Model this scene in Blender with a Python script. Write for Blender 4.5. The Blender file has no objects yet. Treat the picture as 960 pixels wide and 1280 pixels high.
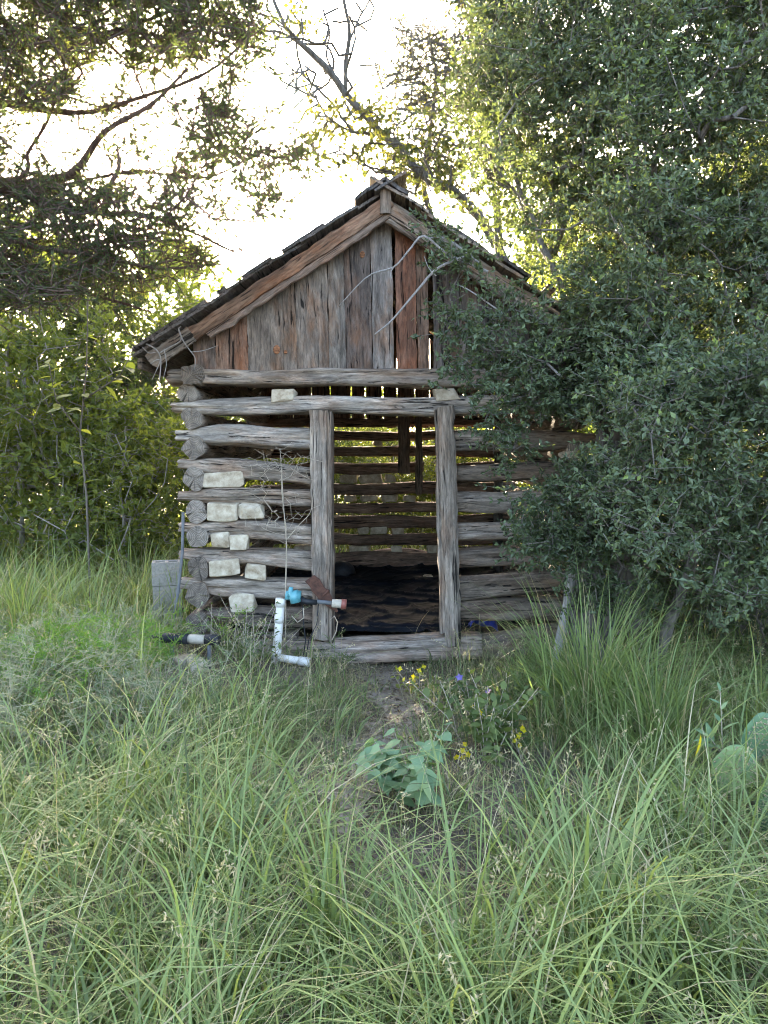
import bpy, bmesh, math, random
import numpy as np
from mathutils import Vector, Matrix, Euler

# ------------------------------------------------------------------ camera, light, exposure
S = bpy.context.scene
COL = S.collection
R = math.radians
PITCH = R(4.05)
FPX = 961.0
CAMZ = 1.55

cam_d = bpy.data.cameras.new("camera")
cam = bpy.data.objects.new("camera", cam_d)
COL.objects.link(cam)
cam.location = (0, 0, CAMZ)
cam.rotation_euler = (R(90) - PITCH, 0, 0)
cam_d.sensor_fit = 'HORIZONTAL'
cam_d.sensor_width = 36.0
cam_d.lens = 36.0 * FPX / 960.0
cam_d.clip_start = 0.05
cam_d.clip_end = 2000
S.camera = cam

SUN_EL, SUN_AZ = R(14.5), R(-10.7)
world = bpy.data.worlds.new("World")
S.world = world
world.use_nodes = True
wn = world.node_tree
sky = wn.nodes.new('ShaderNodeTexSky')
sky.sky_type = 'NISHITA'
sky.sun_disc = False
sky.sun_elevation = SUN_EL
sky.sun_rotation = SUN_AZ
sky.air_density = 0.7
sky.dust_density = 4.5
sky.ozone_density = 0.0
bg = wn.nodes['Background']
bg.inputs[1].default_value = 0.15
wn.links.new(sky.outputs[0], bg.inputs[0])

sun_d = bpy.data.lights.new("sun", 'SUN')
sun_d.energy = 4.8
sun_d.angle = R(0.5)
sun_d.color = (1.0, 0.84, 0.60)
sun = bpy.data.objects.new("sun", sun_d)
COL.objects.link(sun)
sdir = Vector((math.sin(SUN_AZ) * math.cos(SUN_EL), math.cos(SUN_AZ) * math.cos(SUN_EL), math.sin(SUN_EL)))
sun.rotation_euler = sdir.to_track_quat('Z', 'Y').to_euler()
sun.location = sdir * 60

S.view_settings.view_transform = 'Standard'
S.view_settings.look = 'None'
S.view_settings.gamma = 1.0
S.view_settings.exposure = 4.0
S.render.engine = 'CYCLES'
S.cycles.max_bounces = 6
S.cycles.diffuse_bounces = 4
S.cycles.glossy_bounces = 2
S.cycles.transmission_bounces = 4
S.cycles.use_denoising = True
S.cycles.filter_width = 1.0
S.cycles.sample_clamp_indirect = 6.0

rng = np.random.default_rng(7)
random.seed(7)


# ------------------------------------------------------------------ helpers
def pt(px, py, Y):
    """the world point that lies Y metres in front of the camera on the line of a photograph pixel"""
    x = (px - 480.0) / FPX
    z = (640.0 - py) / FPX
    d = Vector((x, math.cos(PITCH) + z * math.sin(PITCH), -math.sin(PITCH) + z * math.cos(PITCH)))
    return Vector((0, 0, CAMZ)) + d * (Y / d.y)


def pts(arr, Y=None):
    out = []
    for a in arr:
        out.append(np.array(pt(a[0], a[1], a[2] if len(a) > 2 else Y)))
    return np.array(out)


def gz(x, y):
    """height of the ground"""
    x = np.asarray(x, float); y = np.asarray(y, float)
    near = np.exp(-((x) ** 2 + (y - 5) ** 2) / 300.0)
    z = 0.035 * np.sin(1.1 * x + 0.7 * y) * near + 0.03 * np.sin(2.3 * x - 1.7 * y + 1.0) * near
    z = z + 0.10 * np.exp(-(((x + 2.1) / 1.0) ** 2 + ((y - 4.5) / 0.9) ** 2))
    z = z - 0.05 * np.exp(-((x + 0.05) / 0.35) ** 2) * np.exp(-((y - 4.6) / 1.3) ** 2)
    z = z + 0.10 * np.exp(-(((x + 4.5) / 2.0) ** 2 + ((y - 8) / 2.0) ** 2))
    z = z + 0.012 * np.sin(7.1 * x + 3 * np.sin(2 * y)) * near + 0.012 * np.sin(6.3 * y + 2 * np.sin(3 * x)) * near
    return z


def tag(o, label=None, cat=None, group=None, kind=None):
    if label: o['label'] = label
    if cat: o['category'] = cat
    if group: o['group'] = group
    if kind: o['kind'] = kind
    return o


def empty(name, loc, label=None, cat=None, group=None):
    o = bpy.data.objects.new(name, None)
    COL.objects.link(o)
    o.location = loc
    o.empty_display_size = 0.1
    return tag(o, label, cat, group)


def wpos(o):
    p = Vector(o.location)
    while o.parent:
        o = o.parent
        p = p + o.location
    return p


def link(name, me, mats, parent=None, loc=None, rot=None):
    """link a mesh whose location is given in world space; parents are unrotated empties or meshes"""
    o = bpy.data.objects.new(name, me)
    COL.objects.link(o)
    if mats and not me.materials:
        for m in (mats if isinstance(mats, (list, tuple)) else [mats]):
            me.materials.append(m)
    loc = Vector(loc) if loc is not None else Vector((0, 0, 0))
    if parent:
        o.parent = parent
        loc = loc - wpos(parent)
    o.location = loc
    if rot is not None:
        o.rotation_euler = rot
    return o


def mesh_np(name, v, f, smooth=False, attrs=None, mat_idx=None):
    """mesh from arrays; f is (n,3) or (n,4), or a list of such arrays"""
    v = np.asarray(v, np.float32)
    fl = f if isinstance(f, list) else [f]
    fl = [np.asarray(a, np.int32) for a in fl if len(a)]
    me = bpy.data.meshes.new(name)
    me.vertices.add(len(v))
    me.vertices.foreach_set('co', v.ravel())
    loops = np.concatenate([a.ravel() for a in fl])
    starts, n0 = [], 0
    for a in fl:
        starts.append(n0 + np.arange(len(a)) * a.shape[1])
        n0 += a.size
    starts = np.concatenate(starts).astype(np.int32)
    me.loops.add(len(loops))
    me.loops.foreach_set('vertex_index', loops)
    me.polygons.add(len(starts))
    me.polygons.foreach_set('loop_start', starts)
    if mat_idx is not None:
        me.polygons.foreach_set('material_index', np.asarray(mat_idx, np.int32))
    me.polygons.foreach_set('use_smooth', np.full(len(starts), bool(smooth)))
    if attrs:
        for k, a in attrs.items():
            at = me.attributes.new(k, 'FLOAT', 'POINT')
            at.data.foreach_set('value', np.asarray(a, np.float32))
    me.update(calc_edges=True)
    return me


def unit(a):
    return a / np.maximum(np.linalg.norm(a, axis=-1, keepdims=True), 1e-9)


def rand_unit(n):
    return unit(rng.normal(size=(n, 3)))


def tube_arrays(P, rad, ns=8, cap=True, rough=0.0, seed=0):
    """one tube along the points P with the radii rad"""
    P = np.asarray(P, float); n = len(P)
    rad = np.broadcast_to(np.asarray(rad, float), (n,))
    T = np.gradient(P, axis=0); T = unit(T)
    ref = np.array([0.0, 0.0, 1.0]) if abs(T[0][2]) < 0.9 else np.array([1.0, 0, 0])
    u = unit(np.cross(T[0], ref)); U = [u]
    for i in range(1, n):
        u = U[-1] - T[i] * np.dot(U[-1], T[i]); U.append(unit(u))
    U = np.array(U); W = np.cross(T, U)
    a = np.arange(ns) / ns * 2 * np.pi
    rr = rad[:, None] * np.ones((1, ns))
    if rough:
        q = np.random.default_rng(seed)
        s = np.linspace(0, 1, n)[:, None]
        for m in (1, 2, 3, 4, 5):
            rr = rr * (1 + rough / m ** 0.5 * np.sin(m * a[None, :] + q.uniform(0, 6) + q.uniform(3, 9) * np.sin(s * q.uniform(2, 5)) * 0.5))
        rr = rr * (1 + rough * 0.7 * q.normal(size=rr.shape) * 0.4)
    V = P[:, None, :] + rr[..., None] * (np.cos(a)[None, :, None] * U[:, None, :] + np.sin(a)[None, :, None] * W[:, None, :])
    V = V.reshape(-1, 3)
    i = np.arange(n - 1)[:, None] * ns; j = np.arange(ns)[None, :]; j2 = (j + 1) % ns
    F = np.stack([i + j, i + j2, i + ns + j2, i + ns + j], -1).reshape(-1, 4)
    if cap:
        V = np.vstack([V, P[:1], P[-1:]])
        c0, c1 = n * ns, n * ns + 1
        jj = np.arange(ns); j2 = (jj + 1) % ns
        t0 = np.stack([np.full(ns, c0), j2, jj], -1)
        t1 = np.stack([np.full(ns, c1), (n - 1) * ns + jj, (n - 1) * ns + j2], -1)
        return V, F, np.vstack([t0, t1])
    return V, F, np.zeros((0, 3), int)


def tubes(name, specs, mat, parent=None, ns=8, smooth=True, origin=None, rough=0.0):
    """several tubes (points, radii) as one mesh"""
    Vs, Qs, Ts, o = [], [], [], 0
    for k, (P, r) in enumerate(specs):
        V, Q, T = tube_arrays(P, r, ns, True, rough, k)
        Vs.append(V); Qs.append(Q + o); Ts.append(T + o); o += len(V)
    V = np.vstack(Vs)
    org = np.array(origin) if origin is not None else np.zeros(3)
    me = mesh_np(name, V - org, [np.vstack(Qs), np.vstack(Ts)], smooth)
    return link(name, me, mat, parent, org)


def prisms(A, B, ra, rb, ns=4):
    """many straight tapered sticks at once"""
    n = len(A)
    T = unit(B - A)
    ref = np.where(np.abs(T[:, 2:3]) < 0.9, np.array([[0, 0, 1.0]]), np.array([[1.0, 0, 0]]))
    U = unit(np.cross(T, ref)); W = np.cross(T, U)
    a = np.arange(ns) / ns * 2 * np.pi
    ring = np.cos(a)[None, :, None] * U[:, None, :] + np.sin(a)[None, :, None] * W[:, None, :]
    V = np.stack([A[:, None] + ring * ra[:, None, None], B[:, None] + ring * rb[:, None, None]], 1).reshape(-1, 3)
    base = (np.arange(n) * 2 * ns)[:, None]
    j = np.arange(ns)[None, :]; j2 = (j + 1) % ns
    F = np.stack([base + j, base + j2, base + ns + j2, base + ns + j], -1).reshape(-1, 4)
    return V, F


def leaves(pos, d, nrm, L, W, fold=0.22, droop=0.1):
    """diamond leaves folded along the midrib: vertices (4 per leaf) and triangles"""
    d = unit(d)
    s = unit(np.cross(d, nrm)); n = np.cross(s, d)
    L = np.broadcast_to(np.asarray(L, float), (len(pos),))[:, None]
    W = np.broadcast_to(np.asarray(W, float), (len(pos),))[:, None]
    v0 = pos
    v1 = pos + d * L * .48 + s * W * .5 + n * W * fold
    v2 = pos + d * L - n * L * droop
    v3 = pos + d * L * .48 - s * W * .5 + n * W * fold
    V = np.stack([v0, v1, v2, v3], 1).reshape(-1, 3)
    b = (np.arange(len(pos)) * 4)[:, None]
    F = np.stack([b + [[0, 1, 2]], b + [[0, 2, 3]]], 1).reshape(-1, 3)
    return V, F


def in_poly(x, y, poly):
    inside = np.zeros(len(x), bool)
    n = len(poly)
    for i in range(n):
        x0, y0 = poly[i]; x1, y1 = poly[(i + 1) % n]
        c = ((y0 > y) != (y1 > y)) & (x < (x1 - x0) * (y - y0) / (y1 - y0 + 1e-12) + x0)
        inside ^= c
    return inside


def vnoise(P, scale, seed=0):
    """cheap smooth 3-D noise, about -1..1"""
    q = np.random.default_rng(seed)
    out = np.zeros(len(P))
    for k in range(6):
        w = q.normal(size=3) * scale * (1 + 0.35 * k)
        out += np.sin(P @ w + q.uniform(0, 6.28)) / (1 + 0.3 * k)
    return out / 2.2


# ------------------------------------------------------------------ materials
def mat_new(name):
    m = bpy.data.materials.new(name)
    m.use_nodes = True
    nt = m.node_tree
    b = nt.nodes['Principled BSDF']
    return m, nt, b


def N(nt, t, **kw):
    n = nt.nodes.new(t)
    for k, v in kw.items():
        setattr(n, k, v)
    return n


def ramp(nt, stops, interp='LINEAR'):
    n = nt.nodes.new('ShaderNodeValToRGB')
    n.color_ramp.interpolation = interp
    e = n.color_ramp.elements
    while len(e) < len(stops):
        e.new(0.5)
    for el, (p, c) in zip(e, stops):
        el.position = p
        el.color = (c[0], c[1], c[2], 1) if not np.isscalar(c) else (c, c, c, 1)
    return n


def mixrgb(nt, a, b, fac, mode='MIX'):
    n = nt.nodes.new('ShaderNodeMix')
    n.data_type = 'RGBA'; n.blend_type = mode
    for sock, v in ((n.inputs[0], fac), (n.inputs[6], a), (n.inputs[7], b)):
        if isinstance(v, bpy.types.NodeSocket):
            nt.links.new(v, sock)
        elif np.isscalar(v):
            sock.default_value = v
        else:
            sock.default_value = (*v, 1)
    return n.outputs[2]


def wood_mat(name, k=1.0):
    """weathered timber: grain runs along local X; the object's colour is the timber's base colour"""
    m, nt, b = mat_new(name)
    tc = N(nt, 'ShaderNodeTexCoord'); oi = N(nt, 'ShaderNodeObjectInfo')
    off = N(nt, 'ShaderNodeVectorMath', operation='SCALE')
    off.inputs[0].default_value = (37, 91, 53)
    nt.links.new(oi.outputs['Random'], off.inputs[3])
    add = N(nt, 'ShaderNodeVectorMath', operation='ADD')
    nt.links.new(tc.outputs['Object'], add.inputs[0]); nt.links.new(off.outputs[0], add.inputs[1])

    def noise(sc, scale, detail=4, rough=.6, dist=0):
        mp = N(nt, 'ShaderNodeMapping'); mp.inputs['Scale'].default_value = sc
        nt.links.new(add.outputs[0], mp.inputs[0])
        n = N(nt, 'ShaderNodeTexNoise')
        n.inputs['Scale'].default_value = scale; n.inputs['Detail'].default_value = detail
        n.inputs['Roughness'].default_value = rough; n.inputs['Distortion'].default_value = dist
        nt.links.new(mp.outputs[0], n.inputs['Vector'])
        return n.outputs['Fac']
    fine = noise((4.5, 46 * k, 46 * k), 1.5, 6, .75, .8)
    mid = noise((.9, 15 * k, 15 * k), 1.3, 4, .6, 1.0)
    crack = noise((1.5, 26 * k, 26 * k), 1.5, 4, .55, 1.2)
    blot = noise((1, 2.5, 2.5), 2.2, 5, .7)
    pale = noise((2.2, 8, 8), 1.6, 5, .7, .5)
    r1 = ramp(nt, [(.3, .42), (.5, .95), (.7, 1.45)]); nt.links.new(fine, r1.inputs[0])
    r2 = ramp(nt, [(.28, .6), (.5, 1.0), (.72, 1.25)]); nt.links.new(mid, r2.inputs[0])
    r3 = ramp(nt, [(.35, .10), (.405, .85), (.5, 1)]); nt.links.new(crack, r3.inputs[0])
    c = mixrgb(nt, oi.outputs['Color'], r1.outputs[0], 1, 'MULTIPLY')
    c = mixrgb(nt, c, r2.outputs[0], 1, 'MULTIPLY')
    # brown heartwood showing through the silver-grey skin in patches
    rb = ramp(nt, [(.46, 0), (.66, .9 if k < 1 else .5)]); nt.links.new(blot, rb.inputs[0])
    c = mixrgb(nt, c, mixrgb(nt, c, (1.0, .66, .45), 1, 'MULTIPLY'), rb.outputs[0])
    rp = ramp(nt, [(.35, .62), (.52, 1.0), (.68, 1.5)]); nt.links.new(pale, rp.inputs[0])
    c = mixrgb(nt, c, rp.outputs[0], 1, 'MULTIPLY')
    c = mixrgb(nt, c, r3.outputs[0], 1, 'MULTIPLY')
    nt.links.new(c, b.inputs['Base Color'])
    b.inputs['Roughness'].default_value = .85
    b.inputs['Specular IOR Level'].default_value = .25
    h = mixrgb(nt, r1.outputs[0], r3.outputs[0], .6)
    h = mixrgb(nt, h, r2.outputs[0], .3)
    bp = N(nt, 'ShaderNodeBump'); bp.inputs['Strength'].default_value = .8; bp.inputs['Distance'].default_value = .012
    nt.links.new(h, bp.inputs['Height']); nt.links.new(bp.outputs[0], b.inputs['Normal'])
    return m


def endgrain_mat():
    m, nt, b = mat_new("end_grain")
    tc = N(nt, 'ShaderNodeTexCoord'); oi = N(nt, 'ShaderNodeObjectInfo')
    mp = N(nt, 'ShaderNodeMapping'); mp.inputs['Scale'].default_value = (0, 1, 1); mp.inputs['Location'].default_value = (0, .018, -.012)
    nt.links.new(tc.outputs['Object'], mp.inputs[0])
    off = N(nt, 'ShaderNodeVectorMath', operation='SCALE'); off.inputs[0].default_value = (37, 91, 53)
    nt.links.new(oi.outputs['Random'], off.inputs[3])
    add = N(nt, 'ShaderNodeVectorMath', operation='ADD')
    nt.links.new(mp.outputs[0], add.inputs[0]); nt.links.new(off.outputs[0], add.inputs[1])
    wob = N(nt, 'ShaderNodeTexNoise'); wob.inputs['Scale'].default_value = 9
    nt.links.new(add.outputs[0], wob.inputs['Vector'])
    ln = N(nt, 'ShaderNodeVectorMath', operation='LENGTH'); nt.links.new(mp.outputs[0], ln.inputs[0])
    ma = N(nt, 'ShaderNodeMath', operation='MULTIPLY_ADD'); ma.inputs[1].default_value = 1.0
    sc = N(nt, 'ShaderNodeMath', operation='MULTIPLY'); sc.inputs[1].default_value = .035
    nt.links.new(wob.outputs['Fac'], sc.inputs[0])
    nt.links.new(ln.outputs['Value'], ma.inputs[0]); nt.links.new(sc.outputs[0], ma.inputs[2])
    sn = N(nt, 'ShaderNodeMath', operation='MULTIPLY'); sn.inputs[1].default_value = 520
    nt.links.new(ma.outputs[0], sn.inputs[0])
    si = N(nt, 'ShaderNodeMath', operation='SINE'); nt.links.new(sn.outputs[0], si.inputs[0])
    # radial checks
    sep = N(nt, 'ShaderNodeSeparateXYZ'); nt.links.new(mp.outputs[0], sep.inputs[0])
    at = N(nt, 'ShaderNodeMath', operation='ARCTAN2')
    nt.links.new(sep.outputs[1], at.inputs[0]); nt.links.new(sep.outputs[2], at.inputs[1])
    co = N(nt, 'ShaderNodeCombineXYZ'); nt.links.new(at.outputs[0], co.inputs[0]); nt.links.new(oi.outputs['Random'], co.inputs[1])
    rn = N(nt, 'ShaderNodeTexNoise'); rn.inputs['Scale'].default_value = 3.0; rn.inputs['Detail'].default_value = 5
    nt.links.new(co.outputs[0], rn.inputs['Vector'])
    rr = ramp(nt, [(.34, .2), (.39, .88), (.6, 1.08)]); nt.links.new(rn.outputs['Fac'], rr.inputs[0])
    rs = ramp(nt, [(0, .6), (1, 1.15)]); nt.links.new(si.outputs[0], rs.inputs[0])
    bl = N(nt, 'ShaderNodeTexNoise'); bl.inputs['Scale'].default_value = 22; bl.inputs['Detail'].default_value = 6
    nt.links.new(add.outputs[0], bl.inputs['Vector'])
    rbl = ramp(nt, [(.3, .6), (.7, 1.25)]); nt.links.new(bl.outputs['Fac'], rbl.inputs[0])
    c = mixrgb(nt, oi.outputs['Color'], rs.outputs[0], 1, 'MULTIPLY')
    c = mixrgb(nt, c, rr.outputs[0], 1, 'MULTIPLY')
    c = mixrgb(nt, c, rbl.outputs[0], 1, 'MULTIPLY')
    nt.links.new(c, b.inputs['Base Color'])
    b.inputs['Roughness'].default_value = .9
    bp = N(nt, 'ShaderNodeBump'); bp.inputs['Strength'].default_value = .7; bp.inputs['Distance'].default_value = .01
    nt.links.new(rr.outputs[0], bp.inputs['Height']); nt.links.new(bp.outputs[0], b.inputs['Normal'])
    return m


def speckle_mat(name, c0, c1, scale=14, rough=.85, bump=.5, dist=.01, c2=None, spec=.3):
    m, nt, b = mat_new(name)
    tc = N(nt, 'ShaderNodeTexCoord'); oi = N(nt, 'ShaderNodeObjectInfo')
    off = N(nt, 'ShaderNodeVectorMath', operation='SCALE'); off.inputs[0].default_value = (17, 31, 23)
    nt.links.new(oi.outputs['Random'], off.inputs[3])
    add = N(nt, 'ShaderNodeVectorMath', operation='ADD')
    nt.links.new(tc.outputs['Object'], add.inputs[0]); nt.links.new(off.outputs[0], add.inputs[1])
    n = N(nt, 'ShaderNodeTexNoise'); n.inputs['Scale'].default_value = scale; n.inputs['Detail'].default_value = 8
    n.inputs['Roughness'].default_value = .65
    nt.links.new(add.outputs[0], n.inputs['Vector'])
    stops = [(.3, c0), (.62, c1)] + ([(.78, c2)] if c2 else [])
    r = ramp(nt, stops); nt.links.new(n.outputs['Fac'], r.inputs[0])
    nt.links.new(r.outputs[0], b.inputs['Base Color'])
    b.inputs['Roughness'].default_value = rough
    b.inputs['Specular IOR Level'].default_value = spec
    bp = N(nt, 'ShaderNodeBump'); bp.inputs['Strength'].default_value = bump; bp.inputs['Distance'].default_value = dist
    nt.links.new(n.outputs['Fac'], bp.inputs['Height']); nt.links.new(bp.outputs[0], b.inputs['Normal'])
    return m


def leaf_mat(name, stops, trans=.35, rough=.5, warm=(1.25, 1.15, .45), spec=.35):
    """thin leaf: its own colour by a per-leaf tint, light also passing through"""
    m, nt, b = mat_new(name)
    at = N(nt, 'ShaderNodeAttribute'); at.attribute_name = 'tint'
    r = ramp(nt, stops); nt.links.new(at.outputs['Fac'], r.inputs[0])
    nt.links.new(r.outputs[0], b.inputs['Base Color'])
    b.inputs['Roughness'].default_value = rough
    b.inputs['Specular IOR Level'].default_value = spec
    tr = N(nt, 'ShaderNodeBsdfTranslucent')
    nt.links.new(mixrgb(nt, r.outputs[0], warm, 1, 'MULTIPLY'), tr.inputs[0])
    mx = N(nt, 'ShaderNodeMixShader'); mx.inputs[0].default_value = trans
    nt.links.new(b.outputs[0], mx.inputs[1]); nt.links.new(tr.outputs[0], mx.inputs[2])
    nt.links.new(mx.outputs[0], nt.nodes['Material Output'].inputs[0])
    return m


def bark_mat(name, c0, c1, sc=(14, 14, 3)):
    m, nt, b = mat_new(name)
    tc = N(nt, 'ShaderNodeTexCoord'); mp = N(nt, 'ShaderNodeMapping'); mp.inputs['Scale'].default_value = sc
    nt.links.new(tc.outputs['Object'], mp.inputs[0])
    n = N(nt, 'ShaderNodeTexNoise'); n.inputs['Scale'].default_value = 2.2; n.inputs['Detail'].default_value = 7
    n.inputs['Distortion'].default_value = .8; n.inputs['Roughness'].default_value = .65
    nt.links.new(mp.outputs[0], n.inputs['Vector'])
    r = ramp(nt, [(.32, c0), (.66, c1)]); nt.links.new(n.outputs['Fac'], r.inputs[0])
    nt.links.new(r.outputs[0], b.inputs['Base Color'])
    b.inputs['Roughness'].default_value = .9
    bp = N(nt, 'ShaderNodeBump'); bp.inputs['Strength'].default_value = .9; bp.inputs['Distance'].default_value = .02
    nt.links.new(n.outputs['Fac'], bp.inputs['Height']); nt.links.new(bp.outputs[0], b.inputs['Normal'])
    return m


WOOD = wood_mat("weathered_wood")
BOARD = wood_mat("weathered_board", .62)
ENDG = endgrain_mat()
STONE = speckle_mat("limestone", (.22, .17, .11), (.50, .44, .34), 13, .9, .8, .016, (.62, .56, .46))
BLOCK = speckle_mat("concrete_block", (.21, .195, .17), (.34, .32, .285), 60, .95, .4, .004)
RUST = speckle_mat("rusty_iron", (.035, .018, .013), (.10, .045, .03), 30, .8, .5, .004)
PVC = speckle_mat("white_pvc", (.46, .44, .39), (.68, .66, .61), 9, .5, .05, .002, None, .5)
TEAL = speckle_mat("teal_plastic", (.05, .20, .23), (.10, .30, .34), 25, .4, .05, .002, None, .5)
BLACKP = speckle_mat("black_rubber", (.008, .009, .011), (.022, .024, .028), 30, .6, .2, .003)
TARP = speckle_mat("black_plastic_sheet", (.005, .006, .008), (.012, .014, .018), 3, .7, .2, .02, None, .07)
TANP = speckle_mat("tan_plastic", (.32, .28, .22), (.45, .40, .33), 30, .6, .1, .002)
REDP = speckle_mat("red_plastic", (.16, .05, .04), (.26, .09, .07), 30, .5, .1, .002)
BLUEP = speckle_mat("blue_plastic", (.012, .03, .30), (.03, .07, .50), 12, .4, .2, .004, None, .5)
GREYT = speckle_mat("grey_conduit", (.07, .075, .08), (.13, .135, .14), 18, .6, .1, .002)
BARK_OAK = bark_mat("oak_bark", (.05, .043, .036), (.20, .18, .155))
BARK_JUN = bark_mat("juniper_bark", (.035, .022, .016), (.13, .085, .062), (22, 22, 2))
BARK_ELM = bark_mat("elm_bark", (.028, .024, .02), (.10, .09, .075))
BARK_PALE = bark_mat("pale_bark", (.12, .105, .09), (.34, .31, .27))
BARK_GREY = bark_mat("grey_gnarled_bark", (.022, .018, .015), (.19, .172, .15), (20, 20, 4.5))
BARK_DEAD = bark_mat("bare_dead_wood", (.17, .16, .15), (.40, .38, .36), (30, 30, 2.5))
DRYSTEM = speckle_mat("dry_stem", (.22, .18, .13), (.42, .36, .28), 40, .9, .1, .002)

ELM_LEAF = leaf_mat("elm_leaf", [(0, (.035, .05, .015)), (.5, (.075, .09, .024)), (1, (.15, .14, .035))], .32, .55, (1.1, 1.05, .5))
OAK_LEAF = leaf_mat("oak_leaf", [(0, (.045, .066, .032)), (.5, (.092, .128, .064)), (.85, (.14, .18, .105)), (1, (.18, .25, .07))], .30, .42)
JUN_LEAF = leaf_mat("juniper_foliage", [(0, (.038, .055, .026)), (.55, (.085, .11, .045)), (1, (.17, .17, .06))], .42, .6, (1.1, 1.08, .5))
LIME_LEAF = leaf_mat("lime_leaf", [(0, (.09, .125, .035)), (.5, (.15, .19, .05)), (1, (.26, .28, .07))], .55, .5, (1.15, 1.1, .5))
MID_LEAF = leaf_mat("green_leaf", [(0, (.045, .075, .03)), (.5, (.085, .13, .05)), (1, (.15, .20, .07))], .5, .5)
GRASS = leaf_mat("grass_blade", [(0, (.048, .068, .024)), (.35, (.125, .172, .058)), (.65, (.22, .29, .105)), (.82, (.30, .33, .10)), (.9, (.34, .29, .16)), (1, (.50, .43, .29))], .38, .45, (1.15, 1.15, .6))
PADM = leaf_mat("cactus_skin", [(0, (.06, .12, .065)), (.5, (.12, .20, .085)), (1, (.24, .31, .10))], .06, .55)
PALE_LEAF = leaf_mat("pale_green_leaf", [(0, (.10, .17, .085)), (.6, (.17, .27, .145)), (1, (.28, .37, .18))], .35, .6)
YELLOW = leaf_mat("yellow_petal", [(0, (.45, .42, .02)), (1, (.75, .62, .03))], .4, .6)
PURPLE = leaf_mat("purple_petal", [(0, (.20, .16, .55)), (1, (.34, .28, .75))], .4, .6)


def ground_mat():
    m, nt, b = mat_new("soil")
    tc = N(nt, 'ShaderNodeTexCoord')
    n1 = N(nt, 'ShaderNodeTexNoise'); n1.inputs['Scale'].default_value = 1.3; n1.inputs['Detail'].default_value = 8
    n2 = N(nt, 'ShaderNodeTexNoise'); n2.inputs['Scale'].default_value = 38; n2.inputs['Detail'].default_value = 8; n2.inputs['Roughness'].default_value = .75
    for n in (n1, n2): nt.links.new(tc.outputs['Object'], n.inputs['Vector'])
    r1 = ramp(nt, [(.35, (.075, .058, .04)), (.65, (.15, .12, .088))]); nt.links.new(n1.outputs['Fac'], r1.inputs[0])
    r2 = ramp(nt, [(.3, .5), (.55, 1.0), (.75, 1.7)]); nt.links.new(n2.outputs['Fac'], r2.inputs[0])
    nt.links.new(mixrgb(nt, r1.outputs[0], r2.outputs[0], 1, 'MULTIPLY'), b.inputs['Base Color'])
    b.inputs['Roughness'].default_value = .95
    bp = N(nt, 'ShaderNodeBump'); bp.inputs['Strength'].default_value = .8; bp.inputs['Distance'].default_value = .03
    nt.links.new(n2.outputs['Fac'], bp.inputs['Height']); nt.links.new(bp.outputs[0], b.inputs['Normal'])
    return m


SOIL = ground_mat()
PATHM = speckle_mat("trodden_earth", (.14, .11, .085), (.27, .225, .18), 24, .95, .6, .015, (.38, .33, .27))

# ------------------------------------------------------------------ ground
def spaced(a, b, fine, far):
    s = [0.0]
    st = fine
    while s[-1] < far:
        s.append(s[-1] + st)
        if s[-1] > b: st *= 1.25
    return np.array(s)


gx = spaced(0, 7, .14, 400); gx = np.concatenate([-gx[:0:-1], gx])
gyp = spaced(0, 14, .14, 400); gyn = spaced(0, 2, .3, 400)
gy = np.concatenate([-gyn[:0:-1], gyp])
X, Y = np.meshgrid(gx, gy)
V = np.stack([X.ravel(), Y.ravel(), gz(X.ravel(), Y.ravel())], -1)
nx_, ny_ = len(gx), len(gy)
i = np.arange(ny_ - 1)[:, None] * nx_ + np.arange(nx_ - 1)[None, :]
F = np.stack([i, i + 1, i + nx_ + 1, i + nx_], -1).reshape(-1, 4)
g = link("ground", mesh_np("ground", V, F, True), SOIL)
tag(g, kind='structure')


def path_x(y):
    return -0.10 + 0.16 * np.sin((y - 3.2) * 1.1) + 0.05 * (y - 4.5)


ys = np.linspace(3.0, 5.78, 40); us = np.linspace(-1, 1, 13)
PV = []
for k, y in enumerate(ys):
    w = (0.17 + 0.06 * math.sin(k * 1.3) + .05 * math.sin(k * 2.9 + 1)) * min(1, 0.25 + k * .12)
    for u in us:
        x = path_x(y) + u * w
        PV.append((x, y, float(gz(x, y)) + .006 - .004 * abs(u)))
i = np.arange(39)[:, None] * 13 + np.arange(12)[None, :]
F = np.stack([i, i + 1, i + 14, i + 13], -1).reshape(-1, 4)
p = link("dirt_path", mesh_np("dirt_path", np.array(PV), F, True), PATHM)
tag(p, kind='structure')

# ------------------------------------------------------------------ the log cabin
YF = 6.05                       # centre of the front wall
YB = 9.75                       # centre of the back wall
cabin = empty("log_cabin", (0, YF + 1.85, 0), "old grey log cabin with plank gable and an open doorway between two posts", "cabin")
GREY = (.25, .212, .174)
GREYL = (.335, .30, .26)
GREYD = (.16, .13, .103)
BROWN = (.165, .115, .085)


def orient(p0, p1, up=(0, 0, 1)):
    x = (Vector(p1) - Vector(p0)).normalized()
    u = Vector(up)
    y = u.cross(x).normalized()
    z = x.cross(y)
    return Matrix((x, y, z)).transposed().to_euler()


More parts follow.
